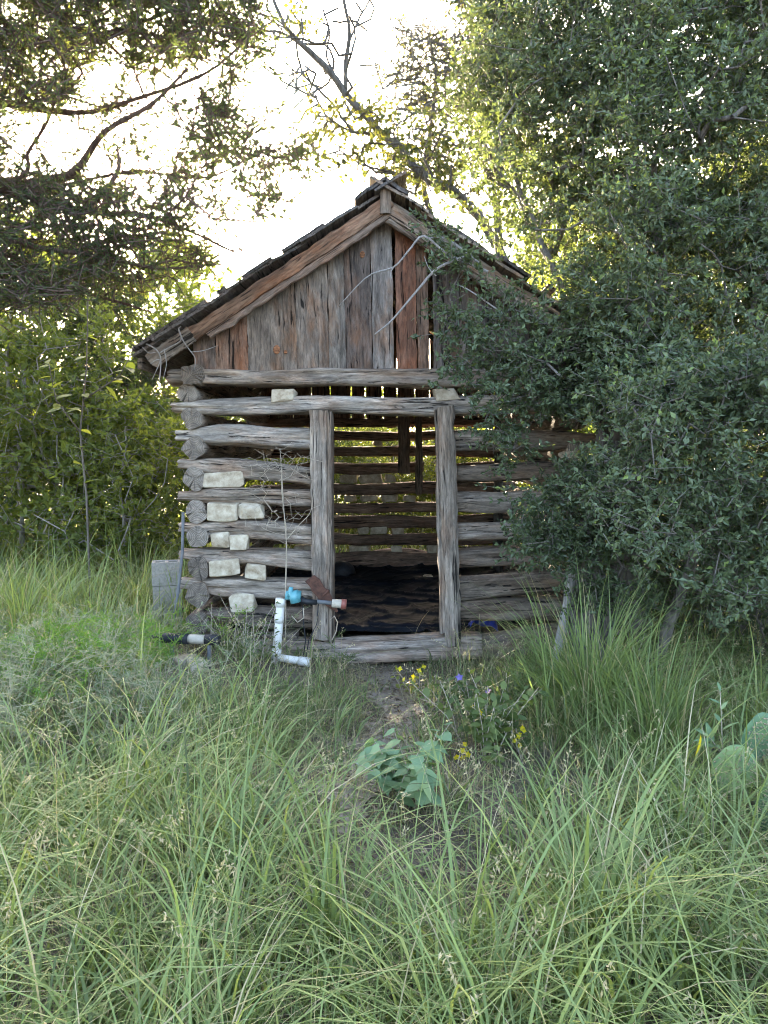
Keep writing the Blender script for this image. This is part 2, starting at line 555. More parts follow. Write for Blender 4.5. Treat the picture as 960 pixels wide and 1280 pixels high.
def log_mesh(L, h0, h1, dep, seed, taper0=0, taper1=0, nl=60, nr=36, square=4.2, crack=.22, tmin=.42, rough=.05, knots=3, hs=1.02):
    """hewn, checked log lying along local X from 0 to L"""
    q = np.random.default_rng(seed)
    s = np.linspace(0, 1, nl); x = s * L
    a = np.arange(nr) / nr * 2 * np.pi
    h = (h0 + (h1 - h0) * s) / 2 * hs
    prof = np.ones(nl)
    if taper0: prof *= np.clip(tmin + (1 - tmin) * np.clip((x - .07) / taper0, 0, 1) ** .8, tmin, 1)
    if taper1: prof *= np.clip(tmin + (1 - tmin) * np.clip((L - x - .07) / taper1, 0, 1) ** .8, tmin, 1)
    ca, sa = np.cos(a), np.sin(a)
    sup = (np.abs(ca) ** square + np.abs(sa) ** square) ** (-1 / square)
    rr = np.ones((nl, nr)) * sup[None, :]
    for m in range(1, 6):
        k = q.uniform(.8, 4.5)
        rr *= 1 + rough / m ** .3 * np.sin(m * a[None, :] + q.uniform(0, 6.28) + 1.2 * np.sin(k * x[:, None] + q.uniform(0, 6)))
        rr *= 1 + rough * .7 * np.sin(q.uniform(3, 11) * x[:, None] + q.uniform(0, 6) + m * a[None, :] * q.choice([-1, 1]))
    for c in range(q.integers(4, 7)):
        a0 = q.uniform(0, 6.28); wob = q.uniform(.05, .25) * np.sin(q.uniform(1, 5) * x + q.uniform(0, 6))
        amp = crack * np.clip(np.sin(q.uniform(.8, 2.2) * x + q.uniform(0, 6)) + .4, 0, 1)
        d = np.angle(np.exp(1j * (a[None, :] - a0 - wob[:, None])))
        rr -= amp[:, None] * np.exp(-(d / .10) ** 2)
    rr += q.normal(0, .012, rr.shape)
    for kx in range(knots):  # knots and adze flats
        x0, a0 = q.uniform(0, L), q.uniform(0, 6.28)
        d = np.angle(np.exp(1j * (a[None, :] - a0)))
        rr += q.choice([-.16, .14, -.10]) * np.exp(-(d / .7) ** 2 - ((x[:, None] - x0) / q.uniform(.05, .16)) ** 2)
    cz = .06 * h0 * np.sin(q.uniform(.6, 2.2) * x + q.uniform(0, 6)) + .05 * h0 * np.sin(q.uniform(3, 6) * x + q.uniform(0, 6))
    cy = .012 * np.sin(q.uniform(.6, 2.2) * x + q.uniform(0, 6))
    yy = cy[:, None] + rr * ca[None, :] * dep / 2
    zz = cz[:, None] + rr * sa[None, :] * (h * prof)[:, None]
    xx = x[:, None] + 0 * rr
    xx[0] += q.normal(0, .006, nr); xx[-1] += q.normal(0, .006, nr)
    V = np.stack([xx, yy, zz], -1).reshape(-1, 3)
    i = np.arange(nl - 1)[:, None] * nr; j = np.arange(nr)[None, :]; j2 = (j + 1) % nr
    F = np.stack([i + j, i + nr + j, i + nr + j2, i + j2], -1).reshape(-1, 4)
    # end caps: one inner ring and a centre
    def cap(ring0, xo, sgn):
        nonlocal V
        ring = V[ring0:ring0 + nr]
        c = ring.mean(0)
        inner = c + (ring - c) * .55; inner[:, 0] += sgn * .006
        b0 = len(V)
        V = np.vstack([V, inner, c[None] + [[sgn * .008, 0, 0]]])
        jj = np.arange(nr); j2 = (jj + 1) % nr
        if sgn < 0:
            qd = np.stack([ring0 + jj, ring0 + j2, b0 + j2, b0 + jj], -1); tr = np.stack([b0 + jj, b0 + j2, np.full(nr, b0 + nr)], -1)
        else:
            qd = np.stack([ring0 + j2, ring0 + jj, b0 + jj, b0 + j2], -1); tr = np.stack([b0 + j2, b0 + jj, np.full(nr, b0 + nr)], -1)
        return qd, tr
    q0, t0 = cap(0, 0, -1)
    q1, t1 = cap((nl - 1) * nr, L, 1)
    mi = np.concatenate([np.zeros(len(F)), np.ones(2 * nr), np.ones(2 * nr)])
    me = mesh_np("log", V, [np.vstack([F, q0, q1]), np.vstack([t0, t1])], False, None, mi)
    sm = np.zeros(len(me.polygons), bool); sm[:len(F)] = True
    me.polygons.foreach_set('use_smooth', sm)
    return me


_seed = [100]


def log(p0, p1, h0, h1, dep, color, parent=cabin, name="log", **kw):
    _seed[0] += 1
    p0, p1 = Vector(p0), Vector(p1)
    me = log_mesh((p1 - p0).length, h0, h1, dep, _seed[0], **kw)
    o = link(name, me, [WOOD, ENDG], parent, p0, orient(p0, p1))
    j = random.uniform(.88, 1.14)
    o.color = (color[0] * j, color[1] * j, color[2] * j, 1)
    return o


def log_px(x0, t0, b0, x1, t1, b1, Yc, color, dep=.2, **kw):
    k = Yc / FPX
    return log(pt(x0, (t0 + b0) / 2, Yc), pt(x1, (t1 + b1) / 2, Yc), (b0 - t0) * k, (b1 - t1) * k, dep, color, **kw)


def plank_mesh(L, w, t, seed, skew0=0.0, skew1=0.0, nl=12, wob=.004, w1=None):
    """a board along local X, width along Y, thickness along Z; ends can be cut on a slant"""
    q = np.random.default_rng(seed)
    w1 = w if w1 is None else w1
    nw = 6
    u = np.linspace(-.5, .5, nw)
    s = np.linspace(0, 1, nl)
    edge0 = q.normal(0, wob, nl); edge1 = q.normal(0, wob, nl)
    cup = q.uniform(-.6, .6) * t * .5
    top, bot = [], []
    for k in range(nl):
        ww = w + (w1 - w) * s[k]
        y = u * ww
        y[0] += edge0[k]; y[-1] += edge1[k]
        x0 = skew0 * u; x1 = L + skew1 * u
        x = x0 + (x1 - x0) * s[k]
        if k == 0: x = x + q.normal(0, .004, nw)
        if k == nl - 1: x = x + q.normal(0, .004, nw)
        z = cup * (1 - 4 * u ** 2) + q.normal(0, .0012, nw) + .006 * math.sin(3 * s[k] + seed)
        zt = z + t / 2; zt[0] -= t * .18; zt[-1] -= t * .18
        top.append(np.stack([x, y, zt], -1)); bot.append(np.stack([x, y, z - t / 2], -1))
    V = np.vstack([np.array(top).reshape(-1, 3), np.array(bot).reshape(-1, 3)])
    n = nl * nw
    i = np.arange(nl - 1)[:, None] * nw + np.arange(nw - 1)[None, :]
    Ft = np.stack([i, i + nw, i + nw + 1, i + 1], -1).reshape(-1, 4)
    Fb = np.stack([i + n, i + 1 + n, i + nw + 1 + n, i + nw + n], -1).reshape(-1, 4)
    k = np.arange(nl - 1) * nw
    s0 = np.stack([k, k + n, k + nw + n, k + nw], -1)
    k2 = k + nw - 1
    s1 = np.stack([k2, k2 + nw, k2 + nw + n, k2 + n], -1)
    j = np.arange(nw - 1)
    e0 = np.stack([j, j + 1, j + 1 + n, j + n], -1)
    b = (nl - 1) * nw
    e1 = np.stack([b + j, b + j + n, b + j + 1 + n, b + j + 1], -1)
    return mesh_np("board", V, np.vstack([Ft[:, ::-1], Fb[:, ::-1], s0[:, ::-1], s1[:, ::-1], e0[:, ::-1], e1[:, ::-1]])[:, ::-1], False)


def plank(p0, p1, w, t, color, parent, name="board", up=(0, -1, 0), **kw):
    """board from p0 to p1 whose broad face looks along `up`"""
    _seed[0] += 1
    p0, p1 = Vector(p0), Vector(p1)
    me = plank_mesh((p1 - p0).length, w, t, _seed[0], **kw)
    o = link(name, me, [BOARD if name in ("board", "rake_board") else WOOD], parent, p0, orient(p0, p1, up))
    j = random.uniform(.85, 1.15)
    o.color = (color[0] * j, color[1] * j, color[2] * j, 1)
    return o


# front wall, left of the doorway
log_px(214, 464, 482, 742, 461, 487, YF - .02, GREY, dep=.24, taper0=.0, nl=90)
log_px(219, 499, 519, 738, 494, 516, YF, GREYL, dep=.22, taper0=.22, taper1=.22, nl=90, tmin=.6, crack=.14)
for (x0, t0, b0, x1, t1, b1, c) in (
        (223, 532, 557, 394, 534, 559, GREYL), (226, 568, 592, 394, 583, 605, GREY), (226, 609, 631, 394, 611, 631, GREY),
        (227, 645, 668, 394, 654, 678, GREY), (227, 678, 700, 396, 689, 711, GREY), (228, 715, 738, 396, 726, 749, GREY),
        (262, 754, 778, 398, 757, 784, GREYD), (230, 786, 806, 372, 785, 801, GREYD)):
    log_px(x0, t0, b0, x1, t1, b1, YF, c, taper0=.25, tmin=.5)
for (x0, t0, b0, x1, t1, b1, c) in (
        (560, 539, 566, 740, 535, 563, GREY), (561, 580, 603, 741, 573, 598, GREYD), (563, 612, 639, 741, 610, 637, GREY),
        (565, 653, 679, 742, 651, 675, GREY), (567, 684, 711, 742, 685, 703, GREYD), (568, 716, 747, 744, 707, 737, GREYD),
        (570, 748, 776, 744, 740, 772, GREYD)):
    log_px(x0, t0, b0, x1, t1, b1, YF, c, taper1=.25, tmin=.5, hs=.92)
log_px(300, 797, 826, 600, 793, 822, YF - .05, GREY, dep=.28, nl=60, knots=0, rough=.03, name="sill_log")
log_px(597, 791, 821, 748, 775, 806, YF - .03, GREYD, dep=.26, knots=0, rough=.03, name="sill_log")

# side walls: long logs whose ends show at the front corner
ENDY = (490, 525, 562, 599, 638, 673, 707, 745, 782)
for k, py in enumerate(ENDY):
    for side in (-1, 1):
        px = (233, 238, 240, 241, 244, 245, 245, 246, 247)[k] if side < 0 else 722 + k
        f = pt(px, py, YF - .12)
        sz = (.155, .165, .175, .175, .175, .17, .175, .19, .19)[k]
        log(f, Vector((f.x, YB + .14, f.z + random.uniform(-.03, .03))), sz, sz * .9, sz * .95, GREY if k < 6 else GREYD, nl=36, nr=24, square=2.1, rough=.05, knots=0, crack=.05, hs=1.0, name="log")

# back wall, as seen through the doorway
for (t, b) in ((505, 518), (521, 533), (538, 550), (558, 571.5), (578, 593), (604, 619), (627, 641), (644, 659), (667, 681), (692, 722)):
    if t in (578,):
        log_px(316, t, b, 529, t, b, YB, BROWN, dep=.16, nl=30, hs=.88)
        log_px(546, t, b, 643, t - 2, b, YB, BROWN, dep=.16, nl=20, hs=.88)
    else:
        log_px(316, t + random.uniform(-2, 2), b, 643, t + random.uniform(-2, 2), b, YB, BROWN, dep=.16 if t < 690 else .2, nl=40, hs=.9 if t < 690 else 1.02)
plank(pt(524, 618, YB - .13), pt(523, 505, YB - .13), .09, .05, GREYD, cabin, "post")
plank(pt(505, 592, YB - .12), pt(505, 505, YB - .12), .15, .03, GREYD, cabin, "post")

# door posts: a broad post and a thin jamb board beside each
plank(pt(403, 798, YF - .155), pt(398.5, 513, YF - .155), .145, .06, GREY, cabin, "door_post", nl=24, wob=.004)
plank(pt(414.5, 800, YF - .12), pt(412.5, 516, YF - .12), .045, .16, GREYD, cabin, "door_jamb", nl=20)
plank(pt(567, 806, YF - .165), pt(557, 508, YF - .165), .125, .06, GREY, cabin, "door_post", nl=24, wob=.005)
plank(pt(554, 790, YF - .125), pt(547.5, 512, YF - .125), .05, .12, GREY, cabin, "door_jamb", nl=20)

# roof geometry (front verge plane and ridge)
YV = YF - .30
ridge = pt(482, 231, YV)
eaveL = pt(166, 441, YV)
eaveR = Vector((2 * ridge.x - eaveL.x, YV, eaveL.z))
slopeL = (eaveL - ridge); slopeR = (eaveR - ridge)
YE = YB + .35
gable = empty("gable", (0, YF, 2.2)); gable.parent = cabin; gable.location = Vector((0, YF, 2.2)) - cabin.location
roof = empty("roof", (0, YF, 2.2)); roof.parent = cabin; roof.location = Vector((0, YF, 2.2)) - cabin.location


def roof_z(x):
    return ridge.z - abs(x - ridge.x) * abs((eaveL.z - ridge.z) / (eaveL.x - ridge.x))


# gable planks, edges measured along the plate log
YG = YF - .10
edges = [243, 271, 311, 372, 412, 433, 466, 493, 496, 522, 537, 542, 556, 575, 598, 622, 641, 662, 684, 706, 728]
tone = [(.15, .115, .095), (.175, .112, .08), (.19, .155, .125), (.165, .135, .11), (.19, .165, .14), (.13, .105, .09), (.21, .185, .165), None,
        (.19, .098, .064), (.165, .11, .08), None, (.12, .105, .095), (.115, .10, .088), (.135, .115, .098), (.12, .102, .088), (.11, .095, .082), (.125, .108, .094), (.115, .10, .088), (.13, .114, .10), (.12, .105, .092)]
for a, b, c in zip(edges[:-1], edges[1:], tone):
    if c is None: continue
    p0 = pt((a + b) / 2, 466, YG); k = YG / FPX
    w = (b - a) * k - .006
    lean = -.020
    # solve top under the roof
    xm = p0.x + lean * 1.2
    zt = roof_z(xm) - .045
    p1 = Vector((p0.x + lean * (zt - p0.z), YG + random.uniform(-.006, .006), zt))
    slope = abs((eaveL.z - ridge.z) / (eaveL.x - ridge.x)) * (1 if xm < ridge.x else -1)
    # local Y of the plank runs along +-X in the world
    o = plank(p0, p1, w, .025, c, gable, "board", up=(0, -1, 0), skew1=0, nl=16, wob=.0025)
    ydir = o.rotation_euler.to_matrix() @ Vector((0, 1, 0))
    sk = slope * w * (1 if ydir.x > 0 else -1)
    if xm - w / 2 < ridge.x < xm + w / 2: sk = 0
    _seed[0] += 1
    o.data = plank_mesh((p1 - p0).length, w, .025, _seed[0], 0, sk, 16, .0025)
    o.data.materials.append(BOARD)
# knots on the planks
for (px, py, r) in ((346, 437, .028), (453, 318, .02), (357, 440, .014)):
    bm = bmesh.new(); bmesh.ops.create_icosphere(bm, subdivisions=2, radius=r)
    for v in bm.verts: v.co.z *= 1.25; v.co.y *= .25
    me = bpy.data.meshes.new("knot"); bm.to_mesh(me); bm.free()
    o = link("knot", me, [ENDG], gable, pt(px, py, YG - .0185)); o.color = (.34, .15, .07, 1)

# back gable planks with slits of light
x = -1.75
while x < 1.7:
    w = random.uniform(.17, .27)
    p0 = Vector((x + w / 2, YB + .02, 1.93)); zt = roof_z(x + w / 2) - .05
    if zt > 2.0:
        plank(p0, Vector((x + w / 2, YB + .02, zt)), w - random.choice([.004, .006, .016, .02]), .022, BROWN, gable, "board", nl=8, wob=.002)
    x += w

# rake boards on the front verge
def rake(side, y0, drop, w, t, color, a=0.02, bfrac=1.0, name="rake_board"):
    e = eaveL if side < 0 else eaveR
    n = Vector((-(e.z - ridge.z), 0, (e.x - ridge.x))).normalized()
    if n.z < 0: n = -n
    p0 = ridge + (e - ridge) * a - n * drop; p1 = ridge + (e - ridge) * bfrac - n * drop
    p0.y = p1.y = y0
    return plank(p0, p1, w, t, color, roof, name, up=(0, -1, 0), nl=26, wob=.004)


rake(-1, YV + .03, .115, .10, .03, (.215, .135, .09), .012, .80)
rake(-1, YV + .055, .185, .055, .04, (.22, .165, .13), .02, .76, "rake_batten")
rake(-1, YV + .028, .115, .12, .03, GREY, .80, .97)
rake(1, YV + .03, .115, .10, .03, GREY, .012, .985)
rake(1, YV + .055, .185, .055, .04, GREYD, .02, .80, "rake_batten")
# rafters behind the rake and along the roof
for yy in (YG + .06, YF + .9, YF + 1.8, YF + 2.7, YB - .1):
    for e in (eaveL, eaveR):
        n = Vector((-(e.z - ridge.z), 0, e.x - ridge.x)).normalized()
        if n.z < 0: n = -n
        p0 = ridge + (e - ridge) * .03 - n * .10; p1 = ridge + (e - ridge) * .97 - n * .10
        p0.y = p1.y = yy
        plank(p0, p1, .06, .11, GREYD, roof, "rafter", up=(0, -1, 0), nl=6)
# roof planks laid along the ridge, overlapping down the slope, their front ends uneven
for side in (-1, 1):
    e = eaveL if side < 0 else eaveR
    d = (e - ridge); Ls = d.length; d.normalize()
    n = Vector((-(e.z - ridge.z), 0, e.x - ridge.x)).normalized()
    if n.z < 0: n = -n
    s = Ls + .01; k = 0
    while s > .08:
        w = random.uniform(.22, .30)
        c = ridge + d * (s - w / 2) + n * (-.02 + random.uniform(0, .008))
        yv = YV - random.uniform(-.03, .07)
        nn = (n + d * -.035).normalized()
        # the plank tips up a little so that it laps the one below
        plank(Vector((c.x, yv, c.z)), Vector((c.x, YE, c.z)), w, .020, (.15, .135, .125) if side < 0 else GREY, roof, "roof_plank", up=nn, nl=10, wob=.006)
        s -= w - .05; k += 1
    # second layer of odd boards where the covering has been patched
    for (a, b, lift) in ((.03, .12, .028), (.23, .40, .022), (.44, .56, .028), (.625, .655, .045), (.70, .995, .038)):
        c = ridge + d * Ls * (a + b) / 2 + n * (lift - .012)
        yv = YV - random.uniform(.0, .05)
        plank(Vector((c.x, yv, c.z)), Vector((c.x, YE - random.uniform(0, .4), c.z)), (b - a) * Ls, .024, (.105, .095, .09), roof, "roof_plank", up=n, nl=10, wob=.006)
# ridge cap: two boards in a vee and a peak block
for sx in (-1, 1):
    plank(Vector((ridge.x + sx * .088, YV - .05 + sx * .004, ridge.z - .018)), Vector((ridge.x + sx * .088, YE, ridge.z - .018)), .20, .026, (.10, .092, .088), roof, "ridge_board", up=(sx * .66, 0, 1), nl=10, wob=.005)
plank(Vector((ridge.x, YV + .01, ridge.z - .20)), Vector((ridge.x, YV + .01, ridge.z - .01)), .075, .05, GREYD, roof, "peak_block", nl=4)
# eave: plate log end and rafter tail at the left
log(Vector((eaveL.x + .40, YV + .12, eaveL.z - .14)), Vector((eaveL.x + .40, YE, eaveL.z - .14)), .14, .14, .17, GREYD, nl=24, square=4, name="eave_log")
log(Vector((eaveR.x - .40, YV + .12, eaveR.z - .14)), Vector((eaveR.x - .40, YE, eaveR.z - .14)), .14, .14, .17, GREYD, nl=24, square=4, name="eave_log")
plank(Vector((eaveL.x + .05, YV + .02, eaveL.z - .075)), Vector((eaveL.x + .05, YE, eaveL.z - .075)), .07, .03, GREYD, roof, "fascia", up=(-1, 0, 0), nl=8)
plank(Vector((eaveR.x - .05, YV + .02, eaveR.z - .075)), Vector((eaveR.x - .05, YE, eaveR.z - .075)), .07, .03, GREYD, roof, "fascia", up=(1, 0, 0), nl=8)


# chinking stones
def stone_mesh(w, h, d, seed, name="stone"):
    q = np.random.default_rng(seed)
    bm = bmesh.new()
    for cx in (-1, 1):
        for cy in (-1, 1):
            for cz in (-1, 1):
                a = np.array([cx, cy, cz]) * q.uniform(.62, 1.0, 3)
                for _ in range(2):
                    v = a * np.where(np.arange(3) == q.integers(0, 3), q.uniform(.7, .95), 1)
                    bm.verts.new((v[0] * w / 2, v[1] * d / 2, v[2] * h / 2))
    for _ in range(5):
        v = q.uniform(-.6, .6, 3); k = q.integers(0, 3); v[k] = q.choice([-1, 1]) * q.uniform(.92, 1.02)
        bm.verts.new((v[0] * w / 2, v[1] * d / 2, v[2] * h / 2))
    r = bmesh.ops.convex_hull(bm, input=bm.verts)
    bmesh.ops.delete(bm, geom=list({e for e in r['geom_interior'] if isinstance(e, bmesh.types.BMVert)}), context='VERTS')
    bmesh.ops.dissolve_limit(bm, angle_limit=.2, verts=bm.verts, edges=bm.edges)
    bmesh.ops.bevel(bm, geom=list(bm.edges), offset=min(w, h) * .035, segments=1, profile=.5, affect='EDGES')
    me = bpy.data.meshes.new(name); bm.to_mesh(me); bm.free()
    return me


for k, (x0, y0, x1, y1, yy) in enumerate((
        (339, 485, 371, 503, 0), (255, 588, 306, 610, 0), (261, 626, 300, 651, -.01), (299, 629, 331, 652, -.01), (262, 665, 291, 684, 0), (288, 667, 313, 688, 0),
        (262, 697, 302, 720, -.02), (306, 703, 334, 723, 0), (287, 741, 320, 764, -.05), (541, 485, 573, 502, 0), (699, 563, 733, 573, -.02))):
    c = pt((x0 + x1) / 2, (y0 + y1) / 2, YF - .05 + yy); kx = YF / FPX
    link("stone", stone_mesh((x1 - x0) * kx * 1.06, (y1 - y0) * kx * 1.10, .16, 40 + k), [STONE], cabin, c, (0, random.uniform(-.12, .12), random.uniform(-.1, .1)))
for k, (x0, y0, x1, y1) in enumerate((
        (424, 593, 446, 604), (448, 592, 478, 604), (481, 593, 495, 604), (447, 658, 462, 668), (463, 658, 484, 668), (487, 659, 504, 668), (437, 681, 463, 692),
        (488, 681, 503, 692), (533, 680, 548, 692), (430, 619, 446, 627), (450, 619, 472, 627), (476, 618, 498, 627), (503, 619, 520, 627), (350, 619, 380, 627), (366, 681, 392, 692), (466, 551, 478, 558), (350, 593, 375, 604))):
    c = pt((x0 + x1) / 2, (y0 + y1) / 2, YB); kx = YB / FPX
    link("stone", stone_mesh((x1 - x0) * kx * 1.05, (y1 - y0) * kx * 1.08, .15, 80 + k), [STONE], cabin, c, (0, 0, random.uniform(-.2, .2)))

# rusty strap hinge on the left post
hp = [pt(388, 722, YF - .25), pt(421, 765, YF - .22)]
bm = bmesh.new()
L = (hp[1] - hp[0]).length
outl = [(0, -.05), (.06, -.045), (.09, -.055), (.16, -.048), (L - .09, -.035), (L, -.004), (L, .012), (L - .06, .03), (.17, .05), (.12, .04), (.05, .05), (0, .035)]
vs = [bm.verts.new((x, y, .006)) for x, y in outl]; vb = [bm.verts.new((x, y, -.006)) for x, y in outl]
bm.faces.new(vs); bm.faces.new(vb[::-1])
for k in range(len(vs)):
    bm.faces.new((vs[k], vb[k], vb[(k + 1) % len(vs)], vs[(k + 1) % len(vs)]))
me = bpy.data.meshes.new("hinge"); bm.to_mesh(me); bm.free()
hinge = link("hinge", me, [RUST], cabin, hp[0], orient(hp[0], hp[1], (0, -1, 0)))
hinge['label'] = "rusty iron strap hinge hanging off the left door post"
pinA = (hp[0] + hp[1]) / 2
n_ = Vector((.03, -.012, .03))
tubes("hinge_knuckle", [([pinA - n_ * 1.3, pinA + n_ * 1.3], .011)], RUST, cabin, 8)

# ------------------------------------------------------------------ things in and about the cabin
def sheet(name, x0, x1, y0, y1, nx, ny, zf, mat):
    X, Y = np.meshgrid(np.linspace(x0, x1, nx), np.linspace(y0, y1, ny))
    P = np.stack([X.ravel(), Y.ravel()], -1)
    Z = zf(P[:, 0], P[:, 1])
    V = np.column_stack([P, Z])
    i = np.arange(ny - 1)[:, None] * nx + np.arange(nx - 1)[None, :]
    F = np.stack([i, i + 1, i + nx + 1, i + nx], -1).reshape(-1, 4)
    return link(name, mesh_np(name, V - V.mean(0), F, True), mat, None, V.mean(0))


def tarp_z(x, y):
    P = np.stack([x, y, 0 * x], -1)
    f1 = 1 - np.abs(np.sin(6 * y + 3.5 * x + 2.5 * vnoise(P, 2.0, 3)))
    f2 = 1 - np.abs(np.sin(15 * x - 9 * y + 3.0 * vnoise(P, 4.0, 4)))
    f3 = 1 - np.abs(np.sin(22 * y + 10 * x + 4.0 * vnoise(P, 5.0, 6)))
    return .10 + .035 * vnoise(P, 1.6, 1) + .035 * f1 ** 4 + .012 * f2 ** 4 + .004 * f3 ** 4 + .004 * vnoise(P, 12, 2) + .03 * (y - 6.3)


t = sheet("plastic_sheet", -1.3, 1.3, YF + .18, YB - .15, 170, 220, lambda x, y: np.maximum(tarp_z(x, y), .05), TARP)
sm = t.modifiers.new("thickness", 'SOLIDIFY'); sm.thickness = .004
tag(t, "crumpled black plastic sheet over the cabin floor beyond the doorway", "plastic sheet")
b1 = link("stone", stone_mesh(.17, .14, .15, 301), [STONE], None, pt(534, 727, 9.0) + Vector((0, 0, .02)))
tag(b1, "small brownish stone at the back of the black sheet inside the cabin", "stone")
bm = bmesh.new(); bmesh.ops.create_icosphere(bm, subdivisions=3, radius=.16)
for v in bm.verts:
    f = 1 + .25 * math.sin(9 * v.co.x + 4 * v.co.z) * math.cos(7 * v.co.y + 2 * v.co.z)
    v.co = Vector((v.co.x * f, v.co.y * f, v.co.z * f * .8))
me = bpy.data.meshes.new("rubbish_bag"); bm.to_mesh(me); bm.free()
me.polygons.foreach_set('use_smooth', [True] * len(me.polygons))
tag(link("rubbish_bag", me, [BLACKP], None, pt(424, 716, 9.2)), "lumpy black bag against the back wall beside the left door post", "bag")

bl = sheet("blue_plastic", 0, .24, 0, .18, 18, 14, lambda x, y: .05 * np.sin(18 * x + 9 * y) * np.cos(13 * y) + .02 * np.sin(40 * x) + .07, BLUEP)
bl.location = pt(604, 779, 6.32)
sm = bl.modifiers.new("thickness", 'SOLIDIFY'); sm.thickness = .004
tag(bl, "bit of crumpled blue plastic showing above the sill log", "plastic")

# concrete blocks
def block_mesh(w, d, h):
    bm = bmesh.new()
    def box(x0, x1, y0, y1, z0, z1):
        r = bmesh.ops.create_cube(bm, size=1)
        for v in r['verts']:
            v.co = Vector(((v.co.x + .5) * (x1 - x0) + x0, (v.co.y + .5) * (y1 - y0) + y0, (v.co.z + .5) * (z1 - z0) + z0))
    t = .032
    box(-w / 2, w / 2, -d / 2, -d / 2 + t, 0, h); box(-w / 2, w / 2, d / 2 - t, d / 2, 0, h)
    for x in (-w / 2, -t / 2, w / 2 - t):
        box(x, x + t, -d / 2 + t, d / 2 - t, 0.002, h - .002)
    bmesh.ops.bevel(bm, geom=list(bm.edges), offset=.004, segments=1, affect='EDGES')
    me = bpy.data.meshes.new("concrete_block"); bm.to_mesh(me); bm.free()
    return me


cb = pt(210, 770, 6.75)
for k, lab in enumerate(("grey concrete block at the foot of the stack, half hidden in weeds", "middle grey concrete block of the stack at the cabin's left corner", "topmost grey concrete block of the stack beside the cabin's left corner")):
    o = link("concrete_block", block_mesh(.25, .19, .205), [BLOCK], None, (cb.x + random.uniform(-.006, .006), 6.75, .015 + k * .208), (0, 0, R(14) + random.uniform(-.06, .06)))
    tag(o, lab, "concrete block", "concrete blocks stacked at the corner of the cabin")

# upright conduit at the corner
cd = tubes("conduit", [(pts([(229, 640, 5.86), (228, 690, 5.86), (222, 745, 5.85), (214, 792, 5.83)]), .012)], GREYT, None, 8, True, pt(216, 790, 5.83))
tag(cd, "thin dark grey conduit pipe standing against the cabin's left corner", "pipe")

# black pipe with a tan sleeve on the ground
bp = empty("black_pipe", pt(235, 800, 5.3), "thick black foam covered pipe with a tan sleeve lying left of the doorway", "pipe")
A, B = pt(190, 797, 5.30), pt(274, 800, 5.22)
tubes("pipe", [([A, A.lerp(B, .55)], [.036, .037])], BLACKP, bp, 14, True, A)
tubes("sleeve", [([A.lerp(B, .552), A.lerp(B, .60), A.lerp(B, .80)], [.031, .033, .032])], TANP, bp, 14, True, A)
tubes("end_cap", [([A.lerp(B, .802), A.lerp(B, .97), B], [.038, .038, .034])], BLACKP, bp, 14, True, A)
for f_ in (.3, .85):
    tubes("support", [([A.lerp(B, f_), A.lerp(B, f_) - Vector((0, 0, .22))], .014)], GREYT, bp, 8, True, A)

# white standpipe with a teal cap
YS = 5.62
sp = empty("standpipe", pt(345, 840, YS), "white plastic standpipe with a teal valve in the grass before the cabin", "standpipe")
tubes("riser", [(pts([(342, 845, YS), (347, 800, YS), (351, 752, YS)]), [.033, .032, .032])], PVC, sp, 16)
for yy in (770, 812):
    tubes("joint", [(pts([(349.3 - (yy - 770) * .075, yy, YS), (348.8 - (yy - 770) * .075, yy + 8, YS)]), .0355)], PVC, sp, 16)
tubes("coupling", [(pts([(350, 758, YS), (351, 748, YS)]), .038)], PVC, sp, 16)
cp = tubes("outlet", [(pts([(348, 822, YS - .05), (375, 826, YS - .07)]), .028), (pts([(374, 826, YS - .07), (387, 828, YS - .08)]), .034), (pts([(387, 828, YS - .08), (387.4, 828, YS - .08)]), [.034, .022])], PVC, sp, 16)
tubes("outlet_bore_shade", [(pts([(387.3, 828, YS - .0805), (388, 828, YS - .081)]), .021)], BLACKP, sp, 14)  # black plug standing for the shade inside the open pipe
vv = tubes("valve", [(pts([(357, 744, YS - .01), (365, 745, YS - .01)]), .034), (pts([(364, 745, YS - .01), (376, 746, YS - .01)]), [.048, .044]), (pts([(366, 739, YS - .03), (370, 753, YS - .03)]), .040)], TEAL, sp, 14)
tubes("valve_knob", [(pts([(362, 746, YS - .04), (364, 734, YS - .04)]), [.020, .016])], TEAL, sp, 10)
tubes("fitting", [(pts([(375, 750, YS - .01), (384, 752, YS - .01), (396, 753, YS)]), [.028, .022, .020])], BLACKP, sp, 12)
tubes("fitting", [(pts([(396, 752, YS), (416, 754, YS + .02)]), [.016, .016])], GREYT, sp, 10)
tubes("nozzle", [(pts([(415, 754, YS + .02), (427, 755, YS + .02)]), [.030, .034])], TANP, sp, 14)
tubes("nozzle_cap", [(pts([(427, 755, YS + .02), (433, 755.5, YS + .02)]), [.038, .036])], REDP, sp, 14)
for cpts in ([(378, 750), (379, 775), (382, 800), (378, 830)], [(398, 755), (396, 780), (386, 800), (380, 838)], [(365, 770), (372, 778), (380, 772), (379, 760)], [(413, 775), (418, 770), (422, 778), (420, 790), (415, 800)]):
    tubes("cable", [(pts([(x, y, YS + .02 - k * .01) for k, (x, y) in enumerate(cpts)]), .004)], BLACKP if cpts[0][0] not in (413, 365) else DRYSTEM, sp, 5)

